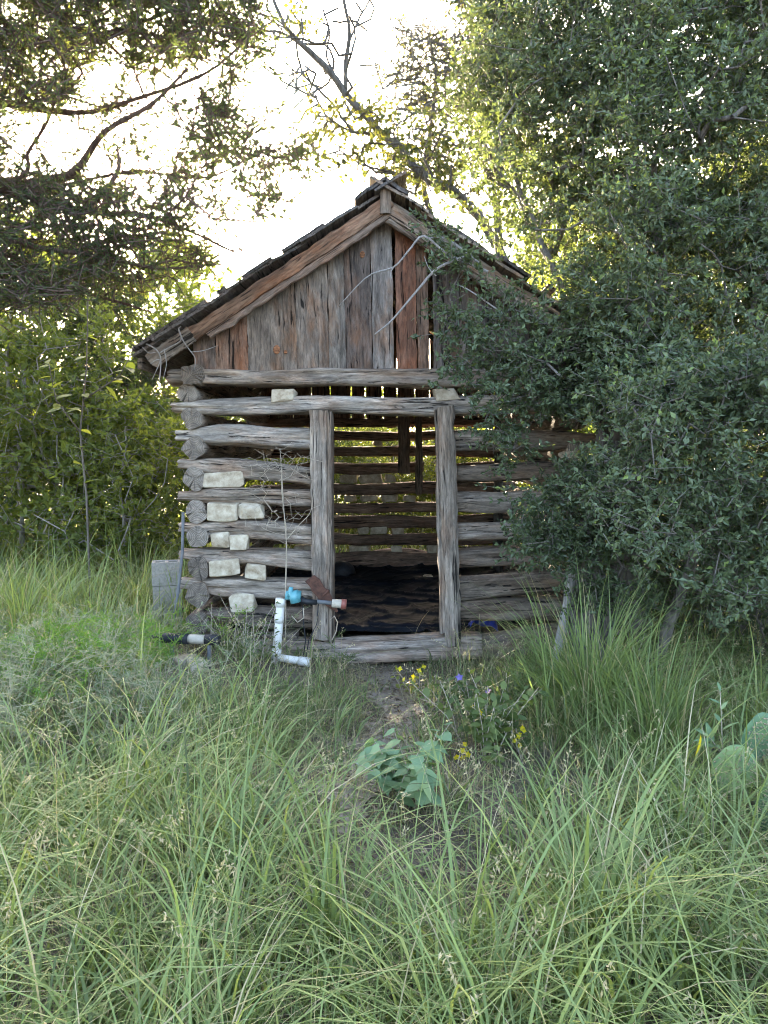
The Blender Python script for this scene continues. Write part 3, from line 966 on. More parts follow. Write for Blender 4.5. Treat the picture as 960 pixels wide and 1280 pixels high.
# pale stones on the ground
for k, (px, py, yy, w, lab) in enumerate(((206, 782, 6.0, .16, "pale limestone lump by the foot of the thin grey conduit"), (228, 830, 5.35, .20, "pale flat limestone in the weeds under the black pipe"), (247, 846, 5.15, .17, "small pale limestone half buried in the grass below the black pipe"), (690, 828, 5.75, .14, "pale stone at the foot of the sill log beside the leaning dead branch"))):
    c = pt(px, py, yy)
    o = link("stone", stone_mesh(w, w * .6, w * .8, 330 + k), [STONE], None, (c.x, c.y, float(gz(c.x, c.y)) + w * .15), (0, 0, k))
    tag(o, lab, "stone", "loose stones about the cabin")


# ------------------------------------------------------------------ trees
class Skel:
    """branches that reach out to every clump of leaves; thick where they carry many"""
    def __init__(self):
        self.p = np.zeros((6000, 3)); self.par = np.full(6000, -1); self.n = 0; self.fixed = []

    def add(self, p, par):
        if self.n >= len(self.p):
            self.p = np.vstack([self.p, np.zeros_like(self.p)]); self.par = np.concatenate([self.par, np.full(len(self.par), -1)])
        self.p[self.n] = p; self.par[self.n] = par; self.n += 1
        return self.n - 1

    def chain(self, P, par=-1, sub=4):
        """a hand-drawn limb"""
        P = np.asarray(P, float)
        if par >= 0:
            P = np.vstack([self.p[par], P])
        last = par
        for a, b in zip(P[:-1], P[1:]):
            for k in range(1 if last >= 0 else 0, sub + 1):
                q = a + (b - a) * k / sub + (rng.normal(0, .006, 3) if 0 < k < sub else 0)
                last = self.add(q, last)
        return last

    def reach(self, C, root, step=.16, wob=.03, sag=.12, pull=.55):
        order = np.argsort(np.linalg.norm(C - root, axis=1))
        for c in C[order]:
            d = np.linalg.norm(self.p[:self.n] - c, axis=1)
            dr = np.linalg.norm(c - root); nr = np.linalg.norm(self.p[:self.n] - root, axis=1)
            cost = d + pull * np.maximum(0, nr - dr) * 2
            j = int(np.argmin(cost)); a = self.p[j].copy(); L = d[j]
            k = max(1, int(L / step))
            w = rng.normal(0, wob * max(L, .1), 3)
            last = j
            for i in range(1, k + 1):
                t = i / k
                q = a + (c - a) * t + w * math.sin(math.pi * t) * 1.5 + np.array([0, 0, -sag * L * t * (1 - t)]) + rng.normal(0, .008, 3) * (i < k)
                last = self.add(q, last)

    def segs(self, tip=.003, power=.42, rmax=.2):
        n = self.n
        cnt = np.zeros(n); has = np.zeros(n, bool)
        for i in range(n):
            if self.par[i] >= 0: has[self.par[i]] = True
        cnt[~has] = 1
        for i in range(n - 1, -1, -1):
            if self.par[i] >= 0: cnt[self.par[i]] += cnt[i]
        r = np.minimum(tip * np.maximum(cnt, 1) ** power, rmax)
        k = np.where(self.par[:n] >= 0)[0]
        A = self.p[self.par[k]]; B = self.p[k]
        return A, B, np.minimum(r[self.par[k]], r[k] * 1.35), r[k]


def clump_leaves(C, Rad, ntw, nlf, L, W, out=None, upb=.5, along=.6, jit=.8, flat=.7, tintf=None, var=.3):
    """leafy twigs bursting from each clump centre: leaf arrays plus the twig segments"""
    n = len(C)
    Rad = np.broadcast_to(np.asarray(Rad, float), (n,))
    ci = np.repeat(np.arange(n), ntw)
    d = rand_unit(len(ci)); d[:, 2] *= flat; d[:, 2] += .12
    if out is not None:
        d = d + out[ci] * .6
    d = unit(d)
    st = C[ci] + rng.normal(size=(len(ci), 3)) * (Rad[ci] * .35)[:, None]
    ln = Rad[ci] * rng.uniform(.6, 1.25, len(ci))
    en = st + d * ln[:, None]
    ti = np.repeat(np.arange(len(ci)), nlf)
    t = rng.uniform(.12, 1.05, len(ti))
    pos = st[ti] + d[ti] * (ln[ti] * t)[:, None]
    ld = unit(d[ti] * along + rand_unit(len(ti)) * jit)
    nm = rand_unit(len(ti)) * .8; nm[:, 2] += upb
    s = rng.uniform(.65, 1.25, len(ti))
    V, F = leaves(pos, ld, nm, L * s, W * s)
    base = rng.normal(.45, var * .5, n)[ci][ti] if tintf is None else tintf(C)[ci][ti]
    tint = np.clip(base + rng.normal(0, var * .5, len(ti)) + (t - .5) * .12, 0, 1)
    return V, F, np.repeat(tint, 4), st, en


def foliage_obj(name, V, F, tint, mat, parent, org):
    return link(name, mesh_np(name, V - np.array(org), F, False, {'tint': tint}), mat, parent, org)


def sample_poly(poly, n, yfun, thin=0, seed=1):
    xs = [p[0] for p in poly]; yy = [p[1] for p in poly]
    out = []
    while len(out) < n:
        x = rng.uniform(min(xs), max(xs), n * 2); y = rng.uniform(min(yy), max(yy), n * 2)
        k = in_poly(x, y, poly)
        if thin:
            k &= vnoise(np.stack([x / 60, y / 60, 0 * x], -1), 1.0, seed) > thin
        for a, b in zip(x[k], y[k]):
            out.append((a, b))
    out = out[:n]
    return np.array([pt(a, b, yfun(a, b)) for a, b in out])


# --- the evergreen oak at the right
oak = empty("oak_tree", (1.55, 5.55, 0), "big dark evergreen oak spilling over the right side of the cabin", "tree")
oroot = np.array([1.55, 5.55, 0])
sk = Skel()
def og(px, py, Y): return np.array(pt(px, py, Y))
base = sk.add(np.array([1.55, 5.50, -.05]), -1)
a = sk.chain(pts([(745, 800, 5.50), (738, 745, 5.48), (734, 700, 5.5), (745, 640, 5.55), (765, 560, 5.6)]), base)
l1 = sk.chain(pts([(800, 490, 5.7), (845, 430, 5.8), (860, 350, 5.9), (885, 270, 6.0), (960, 210, 6.1), (1040, 120, 6.2)]), a)
l2 = sk.chain(pts([(752, 480, 5.5), (720, 400, 5.5), (690, 330, 5.6), (650, 240, 5.9), (610, 120, 6.2), (600, 10, 6.5)]), a)
l3 = sk.chain(pts([(800, 430, 5.2), (830, 330, 5.2), (800, 220, 5.3), (780, 100, 5.4), (790, -60, 5.6)]), a)
b2 = sk.add(np.array([2.02, 6.1, -.05]), -1)
c2 = sk.chain(pts([(790, 780, 6.1), (783, 690, 6.1), (790, 600, 6.1), (835, 500, 6.2), (900, 420, 6.4), (980, 330, 6.6)]), b2)
c3 = sk.chain(pts([(870, 540, 5.6), (930, 480, 5.2), (1020, 400, 5.0)]), c2 - 14)
b3 = sk.add(np.array([1.9, 5.3, -.05]), -1)
c4 = sk.chain(pts([(830, 790, 5.3), (850, 740, 5.2), (870, 690, 5.0), (900, 640, 4.8), (950, 600, 4.6)]), b3)
crown_poly = [(612, -120), (590, 60), (556, 150), (572, 210), (548, 236), (600, 286), (660, 332), (720, 372), (745, 410), (752, 470), (750, 560),
              (672, 620), (640, 645), (634, 680), (668, 700), (705, 712), (760, 690), (800, 700), (840, 735), (910, 780), (1120, 830), (1150, 300), (1100, -120)]
def oak_Y(a, b):
    if a < 745 and b > 330: return rng.uniform(4.9, 5.6)
    if a < 760: return rng.uniform(5.7, 7.4)
    if a > 800 and b > 430: return rng.uniform(4.0, 6.6)
    return rng.uniform(4.6, 7.4)
C = np.vstack([sample_poly(crown_poly, 760, oak_Y, -.7, 11), sample_poly([(620, -120), (600, 40), (580, 150), (640, 240), (760, 260), (1120, 300), (1120, -120)], 720, oak_Y, -1.3, 12), sample_poly([(600, -60), (590, 100), (600, 215), (650, 290), (1000, 330), (1000, -60)], 320, lambda a, b: rng.uniform(4.9, 6.6), -1.3, 17),
               sample_poly([(640, 240), (1120, 240), (1120, 520), (770, 520), (735, 380), (650, 290), (600, 215)], 760, oak_Y, -1.0, 13),
               sample_poly([(722, 375), (800, 335), (850, 480), (750, 520), (725, 430)], 90, lambda a, b: rng.uniform(4.8, 5.65))])
front_poly = [(760, 480), (960, 440), (1100, 500), (1100, 720), (900, 740), (800, 690), (740, 640)]
C2 = sample_poly(front_poly, 90, lambda a, b: rng.uniform(3.9, 4.9))
C3 = sample_poly([(566, 455), (600, 430), (640, 436), (720, 425), (750, 465), (740, 515), (660, 506), (575, 488)], 54, lambda a, b: rng.uniform(5.1, 5.65))
C4 = sample_poly([(600, 520), (650, 520), (660, 560), (625, 588), (604, 570)], 9, lambda a, b: rng.uniform(5.2, 5.6))
C5 = sample_poly([(650, 630), (760, 560), (780, 690), (700, 705), (645, 680)], 34, lambda a, b: rng.uniform(4.8, 5.4))
C6 = sample_poly([(498, 290), (540, 268), (590, 300), (600, 335), (570, 345), (540, 318)], 9, lambda a, b: rng.uniform(5.2, 5.6))
C6 = np.vstack([C6, sample_poly([(600, 330), (660, 360), (690, 410), (640, 400), (600, 360)], 3, lambda a, b: rng.uniform(5.2, 5.6))])
C7 = sample_poly([(695, 700), (790, 690), (835, 765), (770, 775), (712, 748)], 16, lambda a, b: rng.uniform(4.9, 5.25))
C8 = sample_poly([(548, 395), (620, 365), (705, 405), (650, 440), (560, 462)], 15, lambda a, b: rng.uniform(5.1, 5.6))
C = np.vstack([C, C2, C3, C4, C5, C6, C7, C8])
# leave some holes in the upper crown
hole = np.zeros(len(C), bool)
for (hx, hy, hr) in ((700, 300, 24), (660, 268, 16), (905, 250, 20), (765, 340, 14), (880, 440, 18), (740, 200, 10), (850, 180, 10), (930, 310, 16), (640, 320, 12), (830, 560, 12)):
    for Yh in (1,):
        u = C[:, 0] / C[:, 1] * FPX + 480
        v = 640 - ((C[:, 2] - CAMZ) / C[:, 1] + math.tan(PITCH)) * FPX
        hole |= ((u - hx) ** 2 + (v - hy) ** 2 < hr ** 2) & (rng.uniform(size=len(C)) < .93)
C = C[~hole]
sk.reach(C, np.array([1.6, 5.5, 1.2]), .14, .10, .10)
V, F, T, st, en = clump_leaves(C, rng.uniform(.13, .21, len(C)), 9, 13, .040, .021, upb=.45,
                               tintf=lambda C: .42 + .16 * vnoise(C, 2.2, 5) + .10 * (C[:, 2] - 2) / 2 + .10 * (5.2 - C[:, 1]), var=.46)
foliage_obj("crown", V, F, T, OAK_LEAF, oak, oroot)
A, B, ra, rb = sk.segs(.0032, .43, .15)
V, Q = prisms(A, B, ra, rb, 6)
V2, Q2 = prisms(st, en, np.full(len(st), .0022), np.full(len(st), .0012), 3)
link("branches", mesh_np("branches", np.vstack([V, V2]) - oroot, np.vstack([Q, Q2 + len(V)]), True), BARK_OAK, oak, oroot)
# gnarled trunk stems
def stem(name, arr, rad, mat, parent, rough=.12, ns=12):
    P = pts(arr) if not isinstance(arr, np.ndarray) else arr
    P = np.array(P); n = 22
    tt = np.linspace(0, len(P) - 1, n); ii = np.minimum(tt.astype(int), len(P) - 2); ff = (tt - ii)[:, None]
    # Catmull-Rom
    Pe = np.vstack([2 * P[0] - P[1], P, 2 * P[-1] - P[-2]])
    p0, p1, p2, p3 = Pe[ii], Pe[ii + 1], Pe[ii + 2], Pe[ii + 3]
    Q = .5 * (2 * p1 + (-p0 + p2) * ff + (2 * p0 - 5 * p1 + 4 * p2 - p3) * ff ** 2 + (-p0 + 3 * p1 - 3 * p2 + p3) * ff ** 3)
    rr = np.interp(np.linspace(0, 1, n), np.linspace(0, 1, len(rad)), rad)
    return tubes(name, [(Q, rr)], mat, parent, ns, True, Q[0], rough)


stem("trunk", [(748, 838, 5.50), (742, 790, 5.47), (738, 740, 5.46), (735, 695, 5.48), (745, 640, 5.53), (768, 555, 5.6), (800, 490, 5.7)], [.12, .10, .085, .095, .08, .07, .06], BARK_GREY, oak, .20, 16)
stem("trunk", [(724, 842, 5.42), (720, 780, 5.40), (714, 735, 5.4), (724, 690, 5.42), (738, 640, 5.45), (752, 560, 5.5), (752, 480, 5.5)], [.065, .05, .042, .045, .045, .04, .03], BARK_GREY, oak, .18)
stem("trunk", [(757, 842, 5.40), (764, 790, 5.38), (756, 740, 5.38), (744, 700, 5.42), (752, 650, 5.5), (770, 600, 5.56)], [.06, .05, .042, .05, .045, .035], BARK_GREY, oak, .18)
stem("trunk", [(790, 840, 6.1), (788, 770, 6.1), (783, 690, 6.1), (790, 600, 6.1), (835, 500, 6.2), (900, 420, 6.4)], [.16, .12, .11, .10, .08, .05], BARK_OAK, oak)
stem("trunk", [(815, 850, 5.3), (838, 775, 5.25), (852, 740, 5.2), (868, 692, 5.0), (862, 650, 4.9)], [.045, .04, .036, .03, .02], BARK_OAK, oak)
# bare twigs in front of the gable
for arr, r0 in (([(610, 340, 5.3), (560, 318, 5.35), (530, 295, 5.4), (512, 312, 5.42), (492, 334, 5.45), (460, 345, 5.46), (424, 382, 5.5)], .010),
                ([(600, 330, 5.35), (560, 300, 5.4), (530, 297, 5.42)], .010), ([(590, 318, 5.3), (548, 335, 5.35), (520, 365, 5.4), (490, 400, 5.45), (468, 418, 5.47)], .012),
                ([(545, 345, 5.36), (536, 335, 5.37), (530, 320, 5.4)], .005), ([(492, 334, 5.45), (488, 342, 5.45), (490, 349, 5.45)], .004),
                ([(640, 400, 5.3), (590, 365, 5.35), (570, 355, 5.4)], .007), ([(700, 470, 5.2), (680, 452, 5.25), (655, 448, 5.3), (640, 440, 5.3)], .009)):
    o = stem("bare_twig", arr, [r0, r0 * .7, r0 * .35], BARK_DEAD, oak, .08, 6)

# leaning dead branch in front of the right wall
d = stem("dead_branch", [(692, 835, 5.35), (700, 800, 5.35), (708, 760, 5.36), (715, 715, 5.38), (722, 672, 5.42)], [.028, .034, .030, .034, .022], BARK_DEAD, None, .12, 10)
tag(d, "grey weathered dead branch leaning in front of the right wall logs", "branch")

# --- the juniper at the upper left
jun = empty("juniper_tree", (-3.15, 5.0, 0), "tall dark juniper reaching in from the left edge above the roof", "tree")
jr = np.array([-3.15, 5.0, 0])
sk = Skel()
b = sk.add(np.array([-3.15, 5.0, -.05]), -1)
tr = sk.chain(np.array([[-3.2, 5.0, 1.2], [-3.1, 4.95, 2.2], [-3.05, 4.9, 3.2], [-3.15, 4.9, 4.6], [-3.1, 4.9, 6.0]]), b, 5)
n0 = 14
def jn(z): return int(np.argmin(np.abs(sk.p[:sk.n, 2] - z) + np.abs(sk.p[:sk.n, 0] + 3.1)))
jl = [
    ([(0, 238, 4.9), (55, 226, 4.8), (95, 212, 4.7), (130, 165, 4.6), (190, 130, 4.5), (235, 85, 4.5)], [.05, .042, .036, .028, .018, .01], 3.0),
    ([(0, 228, 4.9), (40, 245, 4.8), (95, 262, 4.7), (125, 245, 4.6), (148, 212, 4.6), (146, 180, 4.6)], [.045, .04, .032, .028, .02, .01], 3.05),
    ([(0, 240, 5.0), (60, 255, 5.0), (115, 266, 5.0), (180, 268, 5.0), (240, 290, 5.1), (300, 318, 5.2)], [.04, .036, .03, .024, .016, .008], 2.98),
    ([(0, 131, 4.7), (50, 137, 4.7), (110, 140, 4.7), (180, 120, 4.7), (260, 90, 4.8), (330, 30, 4.9)], [.032, .028, .024, .02, .014, .007], 3.5),
    ([(0, 300, 4.6), (50, 310, 4.6), (120, 320, 4.6), (200, 335, 4.7), (280, 330, 4.8)], [.03, .025, .02, .014, .007], 2.7),
    ([(0, 40, 4.8), (80, 60, 4.8), (170, 30, 4.8), (250, 0, 4.9)], [.04, .03, .02, .01], 4.0),
    ([(20, 225, 4.8), (35, 190, 4.75), (60, 150, 4.7), (80, 90, 4.7)], [.02, .018, .014, .008], 3.1),
    ([(140, 218, 5.0), (190, 216, 5.0), (260, 222, 5.1), (330, 190, 5.2), (372, 205, 5.3)], [.014, .013, .01, .007, .004], 3.05),
    ([(0, 320, 5.4), (60, 352, 5.4), (130, 372, 5.5), (190, 390, 5.6)], [.03, .025, .018, .01], 2.5),
]
for arr, rad, z in jl:
    P = pts(arr); sk.chain(P, jn(z), 4)
    stem("branch", np.vstack([sk.p[jn(z)], P]), [v_ * .62 for v_ in [rad[0] * 1.1] + rad], BARK_JUN, jun, .10, 9)
stem("trunk", np.array([[-3.15, 5.0, -.05], [-3.2, 5.0, 1.2], [-3.1, 4.95, 2.2], [-3.05, 4.9, 3.2], [-3.15, 4.9, 4.6], [-3.1, 4.9, 6.0]]), [.2, .15, .14, .12, .09, .04], BARK_JUN, jun, .10, 12)
jp = [(-260, -140), (300, -140), (318, 20), (335, 90), (352, 145), (388, 190), (385, 215), (340, 235), (352, 268), (318, 290), (285, 332), (215, 340), (140, 372), (60, 380), (-20, 392), (-260, 420)]
C = sample_poly(jp, 2150, lambda a, b: rng.uniform(4.1, 6.0), -.75, 21)
u = C[:, 0] / C[:, 1] * FPX + 480
v = 640 - ((C[:, 2] - CAMZ) / C[:, 1] + math.tan(PITCH)) * FPX
keep = np.ones(len(C), bool)
for (hx, hy, rx, ry, pr) in ((95, 195, 75, 48, .93), (190, 235, 50, 30, .85), (45, 165, 40, 30, .7), (205, 180, 60, 30, .7), (25, 285, 40, 22, .6), (298, 325, 34, 34, .97), (265, 295, 30, 22, .8), (330, 300, 30, 20, .8), (245, 150, 20, 30, .5), (318, 130, 16, 40, .6), (285, 20, 25, 25, .5), (290, 240, 50, 30, .5), (350, 225, 30, 22, .5), (215, 320, 60, 18, .5), (80, 100, 30, 16, .5)):
    keep &= ~((((u - hx) / rx) ** 2 + ((v - hy) / ry) ** 2 < 1) & (rng.uniform(size=len(C)) < pr * .72))
C = C[keep]
sk.reach(C, np.array([-3.1, 4.9, 2.9]), .14, .10, .06)
V, F, T, st, en = clump_leaves(C, rng.uniform(.08, .15, len(C)), 11, 12, .029, .0092, upb=.2, along=1.1, jit=.65, flat=.8,
                               tintf=lambda C: .42 + .22 * vnoise(C, 2.0, 8), var=.35)
foliage_obj("crown", V, F, T, JUN_LEAF, jun, jr)
A, B, ra, rb = sk.segs(.0045, .24, .03)
V, Q = prisms(A, B, ra, rb, 5)
V2, Q2 = prisms(st, en, np.full(len(st), .0042), np.full(len(st), .003), 3)
link("branches", mesh_np("branches", np.vstack([V, V2]) - jr, np.vstack([Q, Q2 + len(V)]), True), BARK_JUN, jun, jr)

# --- the leaning elm with bare limbs behind the roof
YE2 = 11.0
elm = empty("elm_tree", (2.5, YE2, 0), "leaning tree with a long bare crooked limb rising behind the ridge", "tree")
er = np.array([2.5, YE2, 0])
sk = Skel()
b = sk.add(np.array([2.5, YE2, -.05]), -1)
limb = [(660, 420, YE2), (618, 300, YE2), (572, 243, YE2), (530, 222, YE2), (505, 192, YE2), (478, 168, YE2), (455, 142, YE2), (432, 118, YE2), (415, 92, YE2), (385, 62, YE2), (360, 38, YE2), (342, 0, YE2), (320, -60, YE2)]
m = sk.chain(pts(limb), b, 3)
stem("trunk", np.vstack([[2.5, YE2, -.05], pts(limb)]), [.12, .09, .07, .062, .060, .056, .052, .054, .048, .042, .036, .030, .024, .015], BARK_ELM, elm, .09, 10)
up = [(432, 112, YE2), (432, 80, YE2), (437, 40, YE2 - .1), (430, 0, YE2 - .2), (425, -60, YE2 - .2)]
stem("limb", up, [.032, .028, .024, .02, .01], BARK_ELM, elm, .08, 8)
j0 = int(np.argmin(np.linalg.norm(sk.p[:sk.n] - pts(up[:1])[0], axis=1)))
sk.chain(pts(up[1:]), j0, 3)
for arr in ([(385, 62, YE2), (350, 40, YE2), (320, 36, YE2), (290, 50, YE2)], [(360, 38, YE2), (330, 20, YE2), (300, 6, YE2)], [(340, 36, YE2), (345, 62, YE2), (338, 72, YE2)],
            [(420, 100, YE2), (408, 70, YE2), (412, 40, YE2), (404, 12, YE2)], [(478, 168, YE2), (440, 165, YE2), (410, 150, YE2), (395, 122, YE2), (350, 100, YE2)], [(440, 168, YE2), (415, 128, YE2), (380, 95, YE2), (372, 70, YE2)],
            [(505, 245, YE2), (470, 215, YE2), (440, 195, YE2), (415, 190, YE2)], [(500, 250, YE2), (450, 205, YE2), (425, 188, YE2), (400, 195, YE2)],
            [(432, 60, YE2), (450, 20, YE2), (462, 0, YE2)], [(545, 228, YE2), (520, 180, YE2), (505, 165, YE2), (490, 150, YE2)]):
    P = pts(arr); j = int(np.argmin(np.linalg.norm(sk.p[:sk.n] - P[0], axis=1))); last = sk.chain(P[1:], j, 4)
tw = []
for (cx, cy, rx, ry, n) in ((330, 45, 60, 50, 34), (395, 110, 45, 50, 26), (440, 30, 30, 40, 16), (380, 60, 40, 40, 18)):
    for _ in range(n):
        tw.append(pt(cx + rng.uniform(-rx, rx), cy + rng.uniform(-ry, ry), YE2 + rng.uniform(-.6, .6)))
sk.reach(np.array(tw), np.array(pt(500, 190, YE2)), .12, .14, .12)
lc = []
for (cx, cy, rx, ry, n) in ((430, 150, 60, 30, 18), (480, 140, 50, 28, 14), (500, 195, 50, 38, 20), (430, 195, 44, 24, 10), (560, 195, 40, 50, 22), (545, 232, 40, 14, 14), (400, 195, 18, 14, 5), (378, 25, 14, 12, 5)):
    for _ in range(n):
        lc.append(pt(cx + rng.normal(0, rx * .5), cy + rng.normal(0, ry * .5), YE2 + rng.uniform(-.6, .6)))
lc = np.array(lc)
sk.reach(lc, np.array(pt(520, 215, YE2)), .14, .12, .12)
V, F, T, st, en = clump_leaves(lc, .24, 4, 6, .085, .05, upb=.1, along=.5, tintf=lambda C: .6 + .25 * vnoise(C, 1.5, 4), var=.3)
foliage_obj("leaves", V, F, T, ELM_LEAF, elm, er)
A, B, ra, rb = sk.segs(.0125, .2, .027)
V, Q = prisms(A, B, ra, rb, 5)
V2, Q2 = prisms(st, en, np.full(len(st), .003), np.full(len(st), .002), 3)
link("branches", mesh_np("branches", np.vstack([V, V2]) - er, np.vstack([Q, Q2 + len(V)]), True), BARK_ELM, elm, er)

# --- the wispy thin tree and the slim trunk at the right of it
def wispy(name, label, rootpx, Y, trunk, rad, clumps, R0, nt, nl, L, W, mat, bark, seed, tint=.6):
    P = pts([(x, y, Y) for x, y in trunk])
    r0 = np.array([P[0][0], Y, 0.0])
    o = empty(name, r0, label, "tree")
    s = Skel(); b = s.add(r0 - [0, 0, .05], -1); s.chain(P, b, 4)
    stem("trunk", np.vstack([r0 - [0, 0, .05], P]), [rad * 1.6] + list(np.linspace(rad * 1.3, rad * .35, len(P))), bark, o, .08, 9)
    C = []
    for (cx, cy, rx, ry, n) in clumps:
        for _ in range(n):
            C.append(pt(cx + rng.normal(0, rx * .55), cy + rng.normal(0, ry * .55), Y + rng.normal(0, .5)))
    C = np.array(C); s.reach(C, P[len(P) // 2], .2, .12, .02)
    V, F, T, st, en = clump_leaves(C, R0, nt, nl, L, W, upb=.1, tintf=lambda C: tint + .2 * vnoise(C, 1.5, seed), var=.3)
    foliage_obj("crown", V, F, T, mat, o, r0)
    A, B, ra, rb = s.segs(.0125, .2, rad * .8)
    V, Q = prisms(A, B, ra, rb, 5)
    V2, Q2 = prisms(st, en, np.full(len(st), .011), np.full(len(st), .009), 3)
    link("branches", mesh_np("branches", np.vstack([V, V2]) - r0, np.vstack([Q, Q2 + len(V)]), True), bark, o, r0)
    return o


wispy("wispy_tree", "wispy thin twigged tree with tiny yellow leaves in the sky gap beyond the ridge", None, 13, [(545, 330), (530, 230), (540, 150), (545, 90), (535, 40)], .04,
      [(540, 110, 60, 60, 90), (560, 80, 40, 40, 30), (520, 60, 30, 30, 20), (560, 180, 50, 40, 50), (530, 220, 50, 30, 40)], .30, 5, 5, .05, .024, ELM_LEAF, BARK_ELM, 3, .75)
wispy("slim_tree", "slim dark trunked tree rising out of the frame at the top of the sky gap", None, 9.6, [(625, 380), (620, 230), (617, 120), (618, 60), (612, 0), (618, -80)], .042,
      [(640, 60, 40, 60, 26), (600, 10, 35, 16, 12), (640, 150, 40, 60, 34), (590, 120, 20, 50, 12), (650, 0, 40, 30, 16), (625, 210, 30, 40, 24)], .20, 6, 8, .055, .03, ELM_LEAF, BARK_ELM, 6, .55)


# --- trees of the wood behind
def bg_tree(kind, h, cr, nclump, L, W, nt, nl, mat, bark, base=.25, rc=.3, seed=0, lean=0.0):
    """one tree standing at the origin: returns crown, branches and trunk meshes"""
    q = np.random.default_rng(seed)
    C = []
    while len(C) < nclump:
        t = q.uniform(base, 1)
        wd = cr * (math.sin(math.pi * min(1, (t - base) / (1 - base) * .86 + .12)) ** .7)
        a = q.uniform(0, 6.28); rr = wd * math.sqrt(q.uniform(0.05, 1))
        p = np.array([rr * math.cos(a) + lean * t * h, rr * math.sin(a), t * h])
        if vnoise(p[None], 1.3, seed)[0] > -.45: C.append(p)
    C = np.array(C)
    s = Skel(); b = s.add(np.array([0, 0, -.1]), -1)
    tp = [[lean * h * k + q.normal(0, .07), q.normal(0, .07), h * k] for k in (.2, .4, .6, .8, .95)]
    s.chain(np.array(tp), b, 4)
    s.reach(C, np.array([0, 0, base * h]), .3, .12, .05)
    V, F, T, st, en = clump_leaves(C, q.uniform(rc * .7, rc * 1.25, len(C)), nt, nl, L, W, upb=.3, tintf=lambda C: .45 + .22 * vnoise(C, 1.1, seed + 1), var=.35)
    cm = mesh_np("crown", V, F, False, {'tint': T}); cm.materials.append(mat)
    A, B, ra, rb = s.segs(.006, .40, .14)
    V, Q = prisms(A, B, ra, rb, 5); V2, Q2 = prisms(st, en, np.full(len(st), .004), np.full(len(st), .002), 3)
    bm_ = mesh_np("branches", np.vstack([V, V2]), np.vstack([Q, Q2 + len(V)]), True); bm_.materials.append(bark)
    return cm, bm_


KINDS = {
    'lime': bg_tree('lime', 5.4, 1.7, 210, .085, .05, 7, 9, LIME_LEAF, BARK_PALE, .26, .34, 51),
    'juniper': bg_tree('juniper', 5.6, 1.5, 240, .07, .022, 11, 12, JUN_LEAF, BARK_JUN, .30, .30, 52),
    'green': bg_tree('green', 5.8, 1.9, 240, .075, .042, 8, 10, MID_LEAF, BARK_OAK, .28, .36, 53),
    'shrub': bg_tree('shrub', 2.2, 1.1, 150, .07, .04, 7, 10, MID_LEAF, BARK_PALE, .05, .26, 54),
    'limeshrub': bg_tree('limeshrub', 2.4, 1.0, 130, .08, .048, 6, 9, LIME_LEAF, BARK_PALE, .05, .26, 55),
    'darkshrub': bg_tree('darkshrub', 1.9, 1.1, 170, .045, .024, 9, 11, OAK_LEAF, BARK_OAK, .06, .24, 56),
}
NAMES = {'lime': "sunlit_tree", 'juniper': "juniper_tree", 'green': "leafy_tree", 'shrub': "shrub", 'limeshrub': "sunlit_shrub", 'darkshrub': "dark_shrub"}
CATS = {'lime': "tree", 'juniper': "tree", 'green': "tree", 'shrub': "shrub", 'limeshrub': "shrub", 'darkshrub': "shrub"}


def place(kind, px, Y, sc, label, group=None, rz=None, x=None):
    xx = (px - 480) / FPX * Y if x is None else x
    o = empty(NAMES[kind], (xx, Y, float(gz(xx, Y))), label, CATS[kind], group)
    o.rotation_euler = (0, 0, random.uniform(0, 6.28) if rz is None else rz)
    s = sc * random.uniform(.96, 1.05)
    o.scale = (s, s, sc)
    for nm, me in zip(("crown", "branches"), KINDS[kind]):
        c = bpy.data.objects.new(nm, me); COL.objects.link(c); c.parent = o
    return o


WL = "trees of the wood left of the cabin"
place('juniper', 132, 10.4, .74, "dark juniper with a leaning trunk in the thicket between the left edge and the cabin", WL)
place('lime', 20, 9.0, .78, "leafy green tree filling the left edge below the overhanging juniper", WL)
place('lime', 205, 12.0, .86, "sunlit yellow green tree just left of the cabin's eave", WL)
place('shrub', 50, 10.2, .8, "leafy green shrub at the left edge behind the long grass", WL)
place('limeshrub', 185, 9.6, .95, "bright yellow green shrub low beside the cabin's left corner", WL)
place('limeshrub', 95, 14.0, 1.1, "yellow green shrub far between the trunks of the left thicket", WL)
place('juniper', 70, 11.2, .80, "second dark juniper trunk deep in the left thicket", WL)
place('lime', 90, 13.5, .95, "tall leafy tree deep in the thicket left of the cabin", WL)
place('lime', -60, 12, 1.0, "yellow green tree beyond the left edge of the thicket", WL)
place('juniper', 245, 14.5, .8, "far juniper seen just behind the cabin's left eave", WL)
place('limeshrub', 25, 8.9, 1.15, "yellow green shrub at the left edge in front of the thicket", WL)
place('limeshrub', 150, 8.4, .85, "low yellow green shrub in the clearing left of the concrete blocks", WL)
place('lime', 232, 14.0, .98, "tall yellow green tree rising behind the cabin's left roof slope", WL)
WB = "sunlit trees of the wood behind the cabin"
